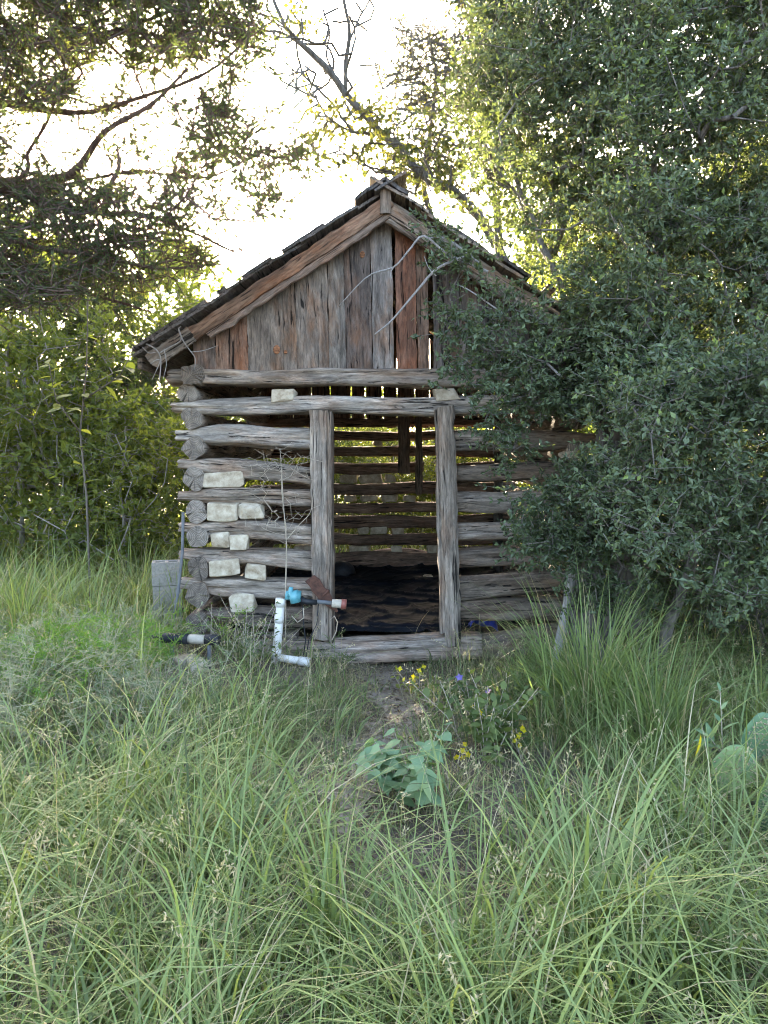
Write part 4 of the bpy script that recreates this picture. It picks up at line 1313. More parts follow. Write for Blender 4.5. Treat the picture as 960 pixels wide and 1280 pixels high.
for px, yy, sc, kd, lab in (
        (330, 16, .62, 'lime', "yellow green tree of the wood behind the cabin's left wall"), (420, 17, .6, 'lime', "yellow green tree of the wood seen past the left half of the doorway"),
        (500, 15.5, .58, 'lime', "yellow green tree of the wood seen past the middle of the doorway"), (590, 17, .66, 'lime', "yellow green tree of the wood behind the cabin's right half"),
        (470, 20, .66, 'green', "darker green tree deep in the wood straight behind the doorway"), (380, 20, .62, 'green', "darker green tree deep in the wood behind the left log wall"),
        (545, 13, .9, 'limeshrub', "yellow green shrub showing through the small window gap in the back wall"), (420, 12.5, .8, 'limeshrub', "yellow green shrub showing through the back wall beside the left door post"),
        (350, 12.5, .9, 'limeshrub', "yellow green shrub showing between the left wall logs above the dead weed"), (490, 12.2, .75, 'limeshrub', "yellow green shrub showing through the middle of the back wall's gaps"),
        (600, 12, .95, 'limeshrub', "yellow green shrub showing between the logs right of the doorway")):
    place(kd, px, yy, sc, lab, WB)
place('lime', 392, 13.6, .64, "yellow green tree added as a sun screen close behind the back wall left of the doorway's middle", WB)  # added with the next two trees to keep sun off the cabin floor
place('lime', 425, 19.2, .74, "tallest yellow green tree added as a sun screen behind the cabin seen past the left door post", WB)
place('lime', 350, 14.6, .68, "yellow green tree added as a sun screen close behind the cabin's left log wall", WB)
WR = "trees of the wood right of the cabin"
place('lime', 700, 13, 1.0, "sunlit tree glowing through the oak just right of the roof", WR)
place('lime', 810, 12, 1.05, "sunlit tree glowing through the middle of the oak's crown", WR)
place('lime', 930, 11.5, 1.1, "sunlit tree glowing through the oak at the right edge", WR)
place('green', 760, 16, 1.25, "tall green tree far behind the right side of the roof", WR)
place('green', 900, 15, 1.2, "tall green tree far behind the oak at the right edge", WR)
place('darkshrub', 840, 7.0, .8, "dark low shrub in the shade right of the oak's trunks", WR)
place('darkshrub', 930, 6.2, .85, "dark shrub in the shade at the right edge under the oak", WR)
place('darkshrub', 905, 8.4, 1.1, "dark shrub farther back in the shade under the oak", WR)
place('shrub', 800, 9.5, 1.0, "green shrub behind the oak's trunks right of the cabin", WR)
place('darkshrub', 1010, 5.4, .9, "dark shrub beyond the right edge under the oak", WR)

# far wood: one mass of leaves
n = 700
aa = rng.uniform(-1.15, 1.15, n); dd = rng.uniform(22, 34, n)
C = np.stack([np.sin(aa) * dd, np.cos(aa) * dd, rng.uniform(.1, 1, n) * (3.0 + .5 * np.sin(aa * 9) + (aa > .2) * 2.2)], -1)
V, F, T, st, en = clump_leaves(C, rng.uniform(.6, 1.1, n), 8, 10, .20, .12, upb=.2, tintf=lambda C: .5 + .25 * vnoise(C, .4, 9), var=.3)
w = foliage_obj("far_wood", V, F, T, LIME_LEAF, None, (0, 0, 0))
tag(w, "mass of sunlit yellow green woodland far behind the cabin", "woodland", kind='stuff')


# --- sapling with big bright leaves at the left, standing nearer than the thicket
def big_leaf_mesh(L, W, seed=0, heart=0.0, nseg=6, curl=.15, fold=.15):
    """one leaf along local X with midrib, both halves"""
    t = np.linspace(0, 1, nseg + 1)
    if heart:
        wd = W / 2 * np.clip((np.sin(np.pi * np.clip(t * .80 + .20, 0, 1)) ** .8), 0, 1) * (1 - t ** 4)
    else:
        wd = W / 2 * np.sin(np.pi * t ** .85) ** .9
    z = -curl * L * t ** 2
    mid = np.stack([t * L, 0 * t, z], -1)
    lf = np.stack([t * L - (heart * .12 * L if heart else 0) * (1 - t) ** 3, wd, z + fold * wd], -1)
    rt = lf * [1, -1, 1]
    V = np.vstack([mid, lf, rt]); n = nseg + 1
    i = np.arange(nseg)
    F = np.vstack([np.stack([i, i + 1, n + i + 1, n + i], -1), np.stack([i + 1, i, 2 * n + i, 2 * n + i + 1], -1)])
    q = np.random.default_rng(seed)
    return mesh_np("leaf", V, F, True, {'tint': np.full(len(V), q.uniform(0, 1))})


def leafy_plant(name, label, cat, base, stems, mat, stemmat, Lr, Wr, heart=0, per=8, tints=None, droop=.3, seed=0, name_leaf="leaf", start=.25, ang=.9):
    """stems with separate leaves, each leaf an object"""
    q = np.random.default_rng(seed)
    o = empty(name, base, label, cat)
    lib = [big_leaf_mesh(1, Wr / Lr, s + seed * 13, heart) for s in range(6)]
    for s, m_ in enumerate(lib):
        m_.materials.append(mat)
        if tints is not None:
            m_.attributes['tint'].data.foreach_set('value', np.full(len(m_.vertices), tints[s % len(tints)], np.float32))
    for P, r0 in stems:
        P = np.array(P)
        tubes("stem", [(P, np.linspace(r0, r0 * .4, len(P)))], stemmat, o, 5)
        seglen = np.linspace(start, 1, per)
        for k, t in enumerate(seglen):
            tt = t * (len(P) - 1); i = min(int(tt), len(P) - 2)
            p = P[i] + (P[i + 1] - P[i]) * (tt - i)
            d = unit(P[i + 1] - P[i])
            az = k * 2.4 + q.uniform(-.5, .5)
            side = np.array([math.cos(az), math.sin(az), 0])
            side = unit(side - d * np.dot(side, d))
            ld = unit(side * math.sin(ang) + d * math.cos(ang) + np.array([0, 0, -droop * q.uniform(.3, 1.2)]))
            L = Lr * q.uniform(.65, 1.15) * (1.1 - .45 * t)
            lo = link(name_leaf, lib[q.integers(0, 6)], None, o, p)
            x = Vector(ld); up = Vector((q.normal(0, .25), q.normal(0, .25), 1))
            y = up.cross(x).normalized(); z = x.cross(y)
            lo.rotation_euler = Matrix((x, y, z)).transposed().to_euler()
            lo.scale = (L, L, L)
    return o


def px_stem(arr): return pts(arr)


# sapling in the thicket with large bright leaves
YSAP = 6.8
base_ = pt(112, 700, YSAP); base_.z = 0
st_ = [(np.vstack([[base_.x, YSAP, 0], pts([(108, 620, YSAP), (100, 540, YSAP), (108, 460, YSAP), (110, 370, YSAP)])]), .012),
       (pts([(100, 540, YSAP), (70, 500, YSAP - .1), (60, 450, YSAP - .1)]), .008), (pts([(104, 500, YSAP), (150, 470, YSAP), (170, 430, YSAP)]), .008)]
leafy_plant("sapling", "spindly sapling with big bright yellow green leaves left of the cabin's eave", "sapling", (base_.x, YSAP, 0), st_, LIME_LEAF, BARK_OAK, .17, .10, per=11, tints=[.3, .5, .6, .8, .9, .4], seed=3, start=.3, droop=.8)

# power line across the sky
wl = tubes("power_line", [(np.array([np.array(pt(440 + k * 26, -40 + k * 30 + (k - 5) ** 2 * .25, 28 + k * .3)) for k in range(11)]), .012)], GREYT, None, 5)
tag(wl, "thin power line slanting across the pale sky above the roof ridge", "power line")

# dry vine tendrils at the left eave
vn = empty("dry_vine", pt(200, 450, YV - .04), "dry grey vine tendrils hanging at the cabin's lower left eave", "vine")
for arr, r0 in (([(183, 430), (195, 437), (201, 448), (200, 470), (198, 482)], .006), ([(198, 442), (212, 434), (226, 425), (223, 412), (226, 408)], .005), ([(223, 410), (228, 424), (236, 436), (244, 448), (243, 462)], .0055), ([(205, 436), (208, 455), (204, 474)], .004), ([(188, 455), (195, 450), (200, 452), (190, 475)], .004), ([(240, 440), (255, 438), (272, 432)], .004), ([(178, 434), (186, 441), (196, 440)], .004)):
    stem("tendril", [(x, y, YV - .05) for x, y in arr], [r0, r0 * .8, r0 * .5], BARK_DEAD, vn, .1, 5)

# dead twiggy weed before the left wall
dw = empty("dead_weed", pt(358, 800, 5.80), "tall dead twiggy weed with bare pale stems in front of the left wall logs", "dead plant")
stem("stem", [(357, 800, 5.80), (357, 740, 5.80), (358, 680, 5.80), (355, 640, 5.80), (352, 590, 5.80), (350, 560, 5.8)], [.006, .006, .005, .004, .003, .002], DRYSTEM, dw, .05, 5)
stem("stem", [(358, 675, 5.80), (375, 655, 5.78), (388, 640, 5.77), (392, 615, 5.77)], [.004, .003, .002], DRYSTEM, dw, .05, 5)
s = Skel(); bb = s.add(pts([(357, 720, 5.80)])[0], -1)
s.chain(pts([(358, 680, 5.80), (355, 640, 5.80), (352, 590, 5.80)]), bb, 4)
tw = []
for (cx, cy, rx, ry, n) in ((335, 575, 25, 18, 60), (365, 580, 25, 20, 50), (350, 640, 30, 25, 70), (325, 605, 18, 25, 25), (380, 570, 12, 12, 14)):
    for _ in range(n): tw.append(pt(cx + rng.normal(0, rx * .6), cy + rng.normal(0, ry * .6), 5.80 + rng.normal(0, .07)))
s.reach(np.array(tw), pts([(356, 690, 5.8)])[0], .05, .2, .1)
A, B, ra, rb = s.segs(.0013, .25, .004)
V, Q = prisms(A, B, ra, rb, 4)
link("twigs", mesh_np("twigs", V - np.array(wpos(dw)), Q, True), DRYSTEM, dw, wpos(dw))


# ------------------------------------------------------------------ low plants
def bush(cx, cy, n, sp, h0, h1, r=.0032):
    out = []
    for _ in range(n):
        bx, by = cx + rng.normal(0, sp * .35), cy + rng.normal(0, sp * .35)
        tx, ty = bx + rng.normal(0, sp * .6), by + rng.normal(0, sp * .6)
        h = rng.uniform(h0, h1); z = float(gz(bx, by))
        out.append((np.array([[bx, by, z], [bx * .6 + tx * .4, by * .6 + ty * .4, z + h * .55], [tx, ty, z + h]]), r))
    return out


# prickly pear
pear = empty("prickly_pear", (1.65, 3.3, 0), "spiny green prickly pear with flat round pads at the right edge", "cactus")
SPINE = speckle_mat("cactus_spine", (.20, .13, .08), (.42, .34, .24), 60, .8, .1, .002)
def pad(px, py, Y, hw, hh, tilt, yaw, tint):
    nr, na = 10, 26
    V, T = [], []
    for side in (1, -1):
        for i in range(nr):
            r = i / (nr - 1)
            for j in range(na):
                a = j / na * 2 * math.pi
                w = hw * (1 - .22 * max(0, -math.sin(a)) ** 2 + .035 * math.sin(3 * a + tint * 20) + .03 * math.sin(5 * a + tint * 31) + .02 * math.sin(9 * a + tint * 7))
                x = r * math.cos(a) * w; z = r * math.sin(a) * hh
                y = side * .013 * math.sqrt(max(0, 1 - r ** 3.5)) + .012 * math.sin(3 * x / hw + tint * 9) * (z / hh)
                V.append((x, y, z)); T.append(np.clip(tint + random.uniform(-.05, .05) + .28 * vnoise(np.array([[x * 22, z * 22, tint * 9]]), 1.0, 61)[0] - .35 * (random.random() < .03), 0, 1))
    V = np.array(V); F = []
    for s in (0, 1):
        b = s * nr * na
        for i in range(nr - 1):
            for j in range(na):
                q = (b + i * na + j, b + i * na + (j + 1) % na, b + (i + 1) * na + (j + 1) % na, b + (i + 1) * na + j)
                F.append(q if s else q[::-1])
    me = mesh_np("pad", V, np.array(F), True, {'tint': T})
    o = link("pad", me, PADM, pear, pt(px, py, Y), (tilt[0], tilt[1], yaw))
    # areoles with short spines
    A, B = [], []
    for i in range(-5, 6):
        for j in range(-5, 6):
            x = (i + .5 * (j % 2)) * hw * .23; z = j * hh * .21
            if (x / hw) ** 2 + (z / hh) ** 2 > .88: continue
            x += random.uniform(-.004, .004); z += random.uniform(-.004, .004)
            for k in range(4):
                A.append((x, -.012, z)); B.append((x + random.uniform(-.02, .02), -.012 - random.uniform(.006, .024), z + random.uniform(-.022, .016)))
            A.append((x, -.010, z)); B.append((x + .001, -.0165, z))
    A, B = np.array(A), np.array(B)
    ra = np.full(len(A), .0009); ra[4::5] = .0035; rb = np.full(len(A), .0003); rb[4::5] = .003
    V, Q = prisms(A, B, ra, rb, 4)
    sp_ = bpy.data.objects.new("spines", mesh_np("spines", V, Q)); COL.objects.link(sp_); sp_.data.materials.append(SPINE); sp_.parent = o
    return o


pad(918, 962, 3.25, .095, .11, (-.15, .35), -.2, .75)
pad(950, 922, 3.35, .105, .115, (.1, .2), .35, .25)
pad(962, 990, 3.15, .08, .10, (.1, -.2), .6, .7)
pad(975, 1020, 3.1, .11, .13, (0, .1), -.1, .35)
pad(930, 1035, 3.3, .09, .11, (.2, -.5), .3, .4)
pad(1010, 950, 3.3, .10, .12, (0, -.3), .2, .4)
pad(990, 1070, 3.2, .12, .14, (0, .1), .1, .3)

# leafy weed beside the cactus
Yw = 3.42
leafy_plant("leafy_weed", "upright weed with long narrow leaves, one yellow, beside the prickly pear", "weed", pt(905, 985, Yw),
            [(pts([(905, 985, Yw), (903, 940, Yw), (902, 900, Yw), (900, 864, Yw)]), .0035), (pts([(903, 945, Yw), (890, 925, Yw - .02), (880, 915, Yw - .03)]), .003)], PALE_LEAF, DRYSTEM, .10, .027, per=12, tints=[.2, .4, .5, .6, .3, 1], seed=5, droop=.25, start=.2)
yl = [l for l in bpy.data.objects if l.name.startswith("leaf") and l.parent and l.parent.name == "leafy_weed"]
YL2 = big_leaf_mesh(1, .30, 77); YL2.materials.append(YELLOW)
o = link("leaf", YL2, None, bpy.data.objects["leafy_weed"], pt(876, 918, Yw - .05), orient(pt(876, 918, Yw - .05), pt(873, 945, Yw - .08), (1, 0, 0)))
o.scale = (.10, .10, .10); o['label'] = "yellow withered leaf"

# pale broad-leaved plant in the middle of the foreground
Yp = 3.35
ss = []
ss = bush(.09, 3.22, 13, .20, .18, .34)
leafy_plant("broadleaf_weed", "pale grey green broad leaved plant in the grass in front of the path", "weed", (.09, 3.22, 0), ss, PALE_LEAF, DRYSTEM, .10, .085, heart=1, per=10, tints=[.2, .45, .5, .6, .7, .85], seed=8, droop=.75, start=.3, ang=1.2)

# green plant under the doorway with yellow leaves and two purple flowers
Yq = 3.9
ss = []
ss = bush(.52, 3.85, 26, .24, .20, .40)
leafy_plant("flowering_weed", "dark green bushy weed right of the path with yellow flowers", "weed", (.52, 3.85, 0), ss, MID_LEAF, DRYSTEM, .085, .05, per=12, tints=[.6, .8, .9, 1, .7, .5], seed=9, start=.25, droop=.5)
fw = bpy.data.objects["flowering_weed"]
def blossom(px, py, Y, r, mat, parent, n=5, name="flower"):
    V, F, T = [], [], []
    d = []
    for k in range(n):
        a = k / n * 6.283
        d.append((math.cos(a), -.35, math.sin(a)))
    d = np.array(d)
    V, F = leaves(np.zeros((n, 3)), d, np.tile([0, -1.0, 0], (n, 1)), r, r * .85, .1, .1)
    return link(name, mesh_np(name, V, F, False, {'tint': np.repeat(rng.uniform(0, 1, n), 4)}), mat, parent, pt(px, py, Y), (rng.uniform(-.4, .4), rng.uniform(-.5, .5), rng.uniform(-.5, .5)))
for (x, y) in ((578, 938), (570, 946), (585, 943), (592, 888), (600, 890), (643, 925), (648, 918), (655, 912), (606, 963), (540, 1018)):
    blossom(x, y, Yq - .15, .019, YELLOW, fw)
    blossom(x + rng.uniform(-9, 9), y + rng.uniform(-8, 8), Yq - .12, .016, YELLOW, fw)
Yr = 4.62
ss = []
ss = bush(.50, 4.62, 16, .24, .14, .30)
ruel = leafy_plant("purple_flower_weed", "green weed with two small purple flowers below the sill log", "weed", (.50, 4.62, 0), ss, MID_LEAF, DRYSTEM, .075, .028, per=8, tints=[.3, .5, .6, .4, .7, .5], seed=10, start=.2)
blossom(574, 846, Yr - .12, .026, PURPLE, ruel, 5); blossom(609, 863, Yr - .12, .024, PURPLE, ruel, 5)
Yr = 5.1
ss = []
ss = bush(.22, 5.15, 8, .14, .08, .2)
yw = leafy_plant("yellow_weed", "small yellowing weed at the end of the path below the doorway", "weed", (.22, 5.15, 0), ss, LIME_LEAF, DRYSTEM, .06, .035, per=6, tints=[.7, .9, 1, .8, .6, 1], seed=11, start=.2)
for (x, y) in ((500, 836), (524, 838), (517, 845), (530, 833)):
    blossom(x, y, Yr - .05, .020, YELLOW, yw, 4)

# green bush at the cabin's left corner
Yc = 5.35
ss = []
ss = bush(-.98, 5.35, 24, .26, .18, .48)
leafy_plant("green_weed", "bushy green weed growing at the cabin's left corner behind the standpipe", "weed", (-.98, 5.35, 0), ss, MID_LEAF, DRYSTEM, .06, .022, per=11, tints=[.4, .6, .7, .5, .3, .8], seed=12, start=.2)
# broad bright leaves beneath the oak
Yd = 5.3
ss = [(pts([(775, 850, Yd), (778, 800, Yd), (770, 735, Yd)]), .004), (pts([(790, 850, Yd), (800, 810, Yd), (808, 785, Yd)]), .004)]
leafy_plant("shade_weed", "young plant with a few broad bright leaves at the foot of the oak", "weed", pt(780, 852, Yd), ss, MID_LEAF, DRYSTEM, .10, .07, heart=1, per=6, tints=[.7, .9, 1, .8, .6, .9], seed=14, start=.4)


# ------------------------------------------------------------------ grass
def blades(B, h, bend, az, w, tint, nseg=5, twist=.4):
    """arching grass blades: B base points, h height, bend 0..1.3, az direction of the arch"""
    n = len(B)
    t = np.linspace(0, 1, nseg + 1)[None, :]
    dx, dy = np.cos(az)[:, None], np.sin(az)[:, None]
    bb = bend[:, None]
    hor = h[:, None] * bb * t ** 2 * .75
    ver = h[:, None] * (t - .42 * np.minimum(bb, 1.3) * t ** 2.4)
    cx = B[:, 0:1] + dx * hor; cy = B[:, 1:2] + dy * hor; cz = B[:, 2:3] + ver
    # some blades are broken over
    kk = (rng.uniform(size=(n, 1)) < .16) * np.maximum(0, t - rng.uniform(.35, .75, (n, 1)))
    cz = cz - h[:, None] * kk * 1.25; cx = cx + dx * h[:, None] * kk * .5; cy = cy + dy * h[:, None] * kk * .5
    wa = az[:, None] + np.pi / 2 + rng.normal(0, twist, (n, 1)) + t * rng.normal(0, .5, (n, 1))
    ww = w[:, None] * (1 - t ** 1.8) * (.55 + .9 * np.minimum(t * 2.5, .5)) * .5 + .0003
    ox, oy = np.cos(wa) * ww, np.sin(wa) * ww
    Lf = np.stack([cx - ox, cy - oy, cz], -1); Rt = np.stack([cx + ox, cy + oy, cz + ww * .3], -1)
    V = np.stack([Lf, Rt], 2).reshape(n, -1, 3)
    m = 2 * (nseg + 1)
    b = (np.arange(n) * m)[:, None]; k = (np.arange(nseg) * 2)[None, :]
    F = np.stack([b + k, b + k + 1, b + k + 3, b + k + 2], -1).reshape(-1, 4)
    tt = np.clip(tint[:, None] + 0 * t, 0, 1)
    T = np.repeat(tt[..., None], 2, -1).reshape(-1)
    return V.reshape(-1, 3), F, T


class Grass:
    def __init__(self): self.V, self.F, self.T, self.n = [], [], [], 0
    def add(self, V, F, T):
        self.V.append(V); self.F.append(F + self.n); self.T.append(T); self.n += len(V)
    def obj(self, name, label, cat, kind='stuff', mat=None, org=(0, 0, 0)):
        V = np.vstack(self.V) - np.array(org)
        o = link(name, mesh_np(name, V, np.vstack(self.F), True, {'tint': np.concatenate(self.T)}), mat or GRASS, None, org)
        return tag(o, label, cat, None, kind)


def on_path(x, y):
    return np.exp(-((x - path_x(y)) / .30) ** 2) * ((y > 2.9) & (y < 5.9))


def cabin_in(x, y):
    return (x > -1.6) & (x < 1.65) & (y > YF - .12) & (y < YB + .2)


def tufts(G, n, xr, yr, per, h, hs, w, dry, bend=(.2, 1.0), rad=.07, dens=None, green=.45):
    x = rng.uniform(*xr, n); y = rng.uniform(*yr, n)
    inview = np.abs(x) < .56 * y + .7
    k = inview & (rng.uniform(size=n) > on_path(x, y) * .72) & ~cabin_in(x, y)
    if dens is not None: k &= rng.uniform(size=n) < dens(x, y)
    x, y = x[k], y[k]; n = len(x)
    sz = np.clip(rng.normal(1, .28, n), .45, 1.8) * (1 - .55 * on_path(x, y))
    P2 = np.stack([x, y, 0 * x], -1)
    tt = green + .16 * vnoise(P2, 1.6, 31) + rng.normal(0, .07, n)
    az0 = rng.uniform(0, 6.28, n)
    cnt = rng.poisson(per, n) + 3
    i = np.repeat(np.arange(n), cnt); m = len(i)
    r = np.abs(rng.normal(0, rad, m)); a = rng.uniform(0, 6.28, m)
    bx = x[i] + r * np.cos(a); by = y[i] + r * np.sin(a)
    B = np.stack([bx, by, gz(bx, by) - .01], -1)
    az = np.where(rng.uniform(size=m) < .72, a + rng.normal(0, .5, m), az0[i] + rng.normal(0, .8, m))
    hh = h * sz[i] * np.clip(rng.normal(1, hs, m), .3, 1.9)
    isdry = rng.uniform(size=m) < dry
    ti = np.where(isdry, rng.uniform(.86, 1, m), np.clip(tt[i] + rng.normal(0, .15, m), .03, .82))
    G.add(*blades(B, hh, rng.uniform(bend[0], bend[1], m) ** 1.1, az, w * np.clip(rng.normal(1, .3, m), .4, 1.9) * np.where(isdry, .6, 1), ti))


def clear(x, y):
    """thin the long grass round the low plants, along the path and before the standpipe and the sill"""
    k = np.ones(len(x))
    for cx, cy, rx, ry in ((.09, 2.75, .46, .75), (.50, 3.35, .46, .85), (.45, 4.4, .4, .5), (-.65, 5.25, .5, .55), (0, 5.4, .9, .5), (-1.32, 5.05, .6, .6), (1.55, 3.0, .35, .35), (-.25, 3.7, .3, .5), (0.15, 4.6, .45, .8)):
        k = np.minimum(k, 1 - .93 * np.exp(-(((x - cx) / rx) ** 2 + ((y - cy) / ry) ** 2) ** 2))
    return k


left_mound = lambda x, y: np.exp(-(((x + 2.0) / 1.15) ** 2 + ((y - 4.6) / 1.0) ** 2))
# long green grass of the foreground
G = Grass()
tufts(G, 950, (-3, 3), (1.3, 3.3), 19, .38, .40, .0078, .12, (.5, 1.45), .09, clear, .56)
tufts(G, 620, (-4, 4), (3.2, 5.0), 18, .32, .40, .0068, .12, (.45, 1.4), .09, lambda x, y: (1 - .75 * left_mound(x, y)) * clear(x, y), .52)
tufts(G, 260, (-4, 4), (4.9, 5.9), 12, .22, .38, .0070, .14, (.5, 1.4), .08, lambda x, y: (1 - .6 * left_mound(x, y)) * clear(x, y), .5)
tufts(G, 1700, (-3.5, 3.5), (1.3, 6.0), 7, .17, .4, .0055, .18, (.5, 1.4), .06, lambda x, y: (1 - .5 * left_mound(x, y)) * (.15 + .85 * clear(x, y)), .42)
G.obj("grass", "long green grass covering the foreground before the cabin", "grass")
# fine dry grass mixed in
G = Grass()
tufts(G, 1700, (-3.5, 3.5), (1.3, 6.0), 6, .30, .45, .0032, .75, (.2, 1.3), .07, lambda x, y: (.3 + .7 * clear(x, y)) * (.35 + .5 * (vnoise(np.stack([x, y, 0 * x], -1), 1.5, 33) > .1)), .5)
tufts(G, 1500, (-3.2, 3.2), (1.3, 5.8), 8, .15, .5, .0034, .9, (.8, 1.5), .10, None, .5)
# thin dead litter on the path
tufts(G, 2400, (-.8, .8), (3.0, 5.9), 7, .12, .5, .0025, .75, (.6, 1.4), .06, lambda x, y: on_path(x, y) * 1.0 + .1, .4)
# seed heads
n = 420
x = rng.uniform(-3, 3, n); y = rng.uniform(1.4, 5.8, n); k = (np.abs(x) < .55 * y + .3) & (on_path(x, y) < .3); x, y = x[k], y[k]; n = len(x)
B = np.stack([x, y, gz(x, y)], -1); hh = rng.uniform(.3, .55, n); az = rng.uniform(0, 6.28, n); bd = rng.uniform(.2, .8, n)
G.add(*blades(B, hh, bd, az, np.full(n, .0026), rng.uniform(.86, 1, n)))
sp_i = np.repeat(np.arange(n), 12); tt = np.tile(np.linspace(.74, 1.0, 12), n)
cx = x[sp_i] + np.cos(az[sp_i]) * hh[sp_i] * bd[sp_i] * tt ** 2 * .75; cy = y[sp_i] + np.sin(az[sp_i]) * hh[sp_i] * bd[sp_i] * tt ** 2 * .75
cz = gz(x[sp_i], y[sp_i]) + hh[sp_i] * (tt - .42 * bd[sp_i] * tt ** 2.4)
V, F = leaves(np.stack([cx, cy, cz], -1), rand_unit(len(sp_i)) * .7 + [0, 0, -.3], rand_unit(len(sp_i)), .020, .006)
dryG = G.obj("dry_grass", "thin straw coloured grass and seed heads among the green blades", "dry grass")
sh = link("seed_heads", mesh_np("seed_heads", V, F, False, {'tint': np.full(len(V), .97)}), GRASS, dryG, (0, 0, 0)); sh['kind'] = 'stuff'

# grass behind, left of the cabin and right
G = Grass()
tufts(G, 1500, (-7, -1.7), (5.6, 13), 15, .45, .35, .010, .16, (.2, 1.1), .09, None, .58)
tufts(G, 500, (1.7, 5), (5.2, 10), 10, .28, .35, .008, .2, (.2, 1.1), .09, None, .3)
tufts(G, 900, (-8, 8), (10, 20), 14, .45, .35, .016, .2, (.2, 1.1), .14, None, .62)
G.obj("grass", "sunlit grass of the clearing left of and behind the cabin", "grass")


n = 5200
x = np.where(rng.uniform(size=n) < .6, rng.normal(.02, .34, n), rng.uniform(-2.6, 2.6, n)); y = rng.uniform(2.6, 5.9, n)
d = rand_unit(n); d[:, 2] *= .18
V, F = leaves(np.stack([x, y, gz(x, y) + .012], -1), d, rand_unit(n) * .35 + [0, 0, 1], rng.uniform(.015, .06, n), rng.uniform(.004, .018, n))
LITTER = leaf_mat("dead_leaf", [(0, (.07, .045, .03)), (.5, (.17, .125, .085)), (1, (.36, .30, .21))], .15, .8, (1, .9, .7))
o = link("leaf_litter", mesh_np("leaf_litter", V, F, False, {'tint': np.repeat(rng.uniform(0, 1, n), 4)}), LITTER)
tag(o, "dead brown leaves and straw scattered on the bare earth of the path", "leaf litter", kind='stuff')


# silvery tangled weeds on the mound at the left
def tangle(name, label, n, xr, yr, hgt, mat, tint, dens, seed):
    x = rng.uniform(*xr, n); y = rng.uniform(*yr, n)
    k = rng.uniform(size=n) < dens(x, y)
    x, y = x[k], y[k]; n = len(x)
    h = hgt * rng.uniform(.5, 1.2, n)
    b = np.stack([x, y, gz(x, y)], -1)
    top = b + np.stack([rng.normal(0, .14, n), rng.normal(0, .14, n), h], -1)
    segs = [(b, top, .0026)]
    i = np.repeat(np.arange(n), 9); t = rng.uniform(.3, 1, len(i))[:, None]
    s0 = b[i] + (top[i] - b[i]) * t; d = rand_unit(len(i)); d[:, 2] = np.abs(d[:, 2]) * .6
    s1 = s0 + d * rng.uniform(.06, .17, (len(i), 1))
    segs.append((s0, s1, .0018))
    j = np.repeat(np.arange(len(i)), 7); t = rng.uniform(.15, 1.05, len(j))[:, None]
    p = s0[j] + (s1[j] - s0[j]) * t
    V, F = leaves(p, rand_unit(len(j)) + d[j] * .6, rand_unit(len(j)) + [0, 0, .5], rng.uniform(.018, .05, len(j)), .006)
    T = np.repeat(np.clip(tint + .2 * vnoise(p, 2.5, seed) + rng.normal(0, .12, len(j)), 0, 1), 4)
    Vs, Fs, Ts, o = [V], [F], [T], len(V)
    for a_, b_, r_ in segs:
        v, q = prisms(a_, b_, np.full(len(a_), r_), np.full(len(a_), r_ * .5), 3)
        q = np.vstack([q[:, [0, 1, 2]], q[:, [0, 2, 3]]])
        Vs.append(v); Fs.append(q + o); Ts.append(np.full(len(v), .93)); o += len(v)
    ob = link(name, mesh_np(name, np.vstack(Vs), np.vstack(Fs), False, {'tint': np.concatenate(Ts)}), mat, None, (0, 0, 0))
    return tag(ob, label, "weeds", None, 'stuff')


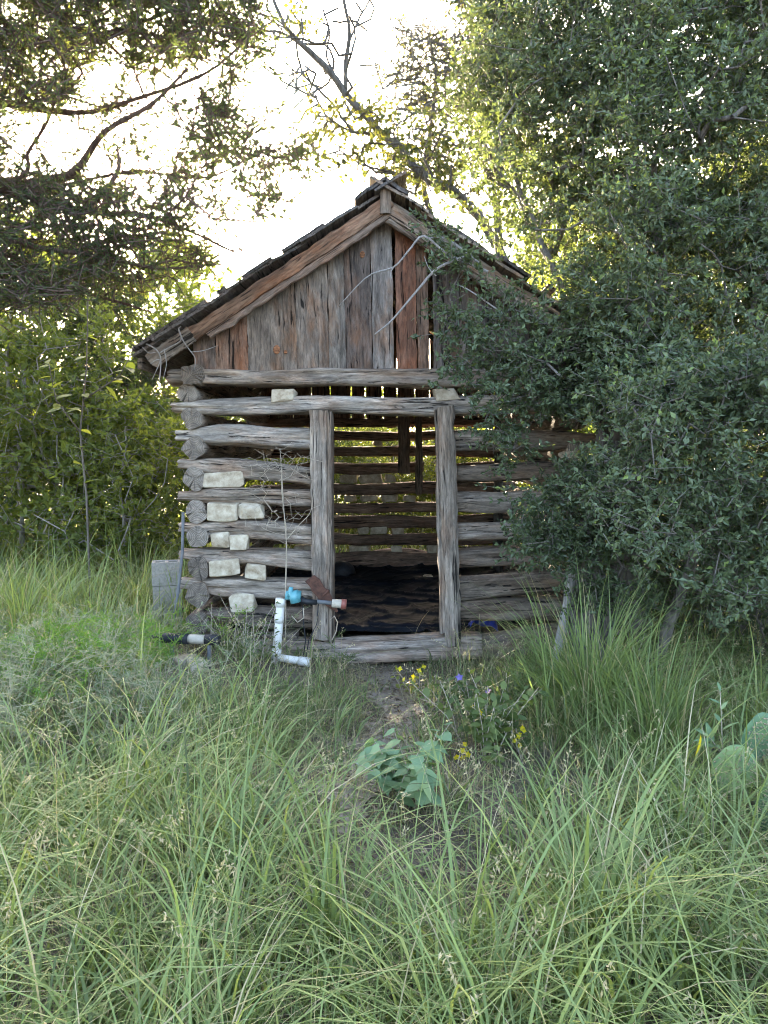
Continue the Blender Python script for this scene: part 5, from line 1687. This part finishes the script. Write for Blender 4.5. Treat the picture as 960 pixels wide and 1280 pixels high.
SILVER = leaf_mat("silvery_weed", [(0, (.06, .09, .04)), (.35, (.15, .20, .105)), (.7, (.29, .32, .20)), (1, (.44, .38, .27))], .3, .6, (1.1, 1.1, .7))
tangle("tangled_weeds", "tangle of silvery half dead weeds on the mound at the left", 1000, (-3.6, -.9), (3.4, 6.0), .34, SILVER, .5, lambda x, y: left_mound(x, y) * 1.1 * (1 - .95 * np.exp(-(((x + 1.32) / .52) ** 2 + ((y - 5.1) / .6) ** 2) ** 2)), 41)
BRIGHT = leaf_mat("bright_weed", [(0, (.05, .12, .02)), (.5, (.11, .24, .04)), (1, (.24, .34, .06))], .4, .55)
o = tangle("bright_weeds", "patch of bright green feathery weeds amid the silvery tangle", 620, (-2.9, -1.2), (3.9, 5.6), .34, BRIGHT, .6, lambda x, y: np.exp(-(((x + 2.0) / .5) ** 2 + ((y - 4.8) / .5) ** 2)), 42)
tangle("low_weeds", "low green feathery weeds scattered through the grass", 900, (-2.8, 2.8), (1.6, 5.8), .20, MID_LEAF, .5, lambda x, y: (1 - on_path(x, y)) * .6 * clear(x, y) * (vnoise(np.stack([x, y, 0 * x], -1), 1.8, 44) > 0), 43)


# big tussock at the right and the sunlit one at the left: plants of their own
def tussock(label, px, py, Y, n, h, w, green, dry, spread=.16, bend=(.15, 1.1)):
    c = pt(px, py, Y); c.z = float(gz(c.x, c.y))
    r = np.abs(rng.normal(0, spread, n)); a = rng.uniform(0, 6.28, n)
    B = np.stack([c.x + r * np.cos(a), c.y + r * np.sin(a), np.full(n, c.z - .01)], -1)
    G = Grass()
    isd = rng.uniform(size=n) < dry
    G.add(*blades(B, h * np.clip(rng.normal(1, .25, n), .3, 1.5), rng.uniform(*bend, n), a + rng.normal(0, .55, n), w * rng.uniform(.5, 1.4, n) * np.where(isd, .55, 1), np.where(isd, rng.uniform(.86, 1, n), np.clip(green + rng.normal(0, .11, n), .1, .8)), 6))
    return G.obj("grass_tussock", label, "grass tussock", None, None, c)


tussock("tall arching green grass tussock in front of the oak's trunk", 735, 925, 4.35, 620, .84, .0085, .50, .12, .19, (.3, 1.3))
tussock("grass tussock between the tall arching one and the prickly pear", 820, 960, 3.9, 260, .72, .009, .44, .1, .16)
tussock("yellow sunlit grass tussock beside the concrete blocks", 170, 790, 7.0, 420, .72, .010, .76, .3, .26, (.5, 1.35))
tussock("pale green grass tussock at the left edge behind the silvery weeds", 30, 830, 6.0, 380, .80, .010, .60, .15, .30, (.4, 1.3))
tussock("arching grass clump with broad blades low in the right foreground", 735, 1240, 2.3, 110, .62, .012, .55, .08, .10, (.5, 1.4))
tussock("upright grass clump with broad blades low at the centre of the foreground", 415, 1270, 2.2, 70, .60, .011, .52, .08, .08, (.2, 1.2))
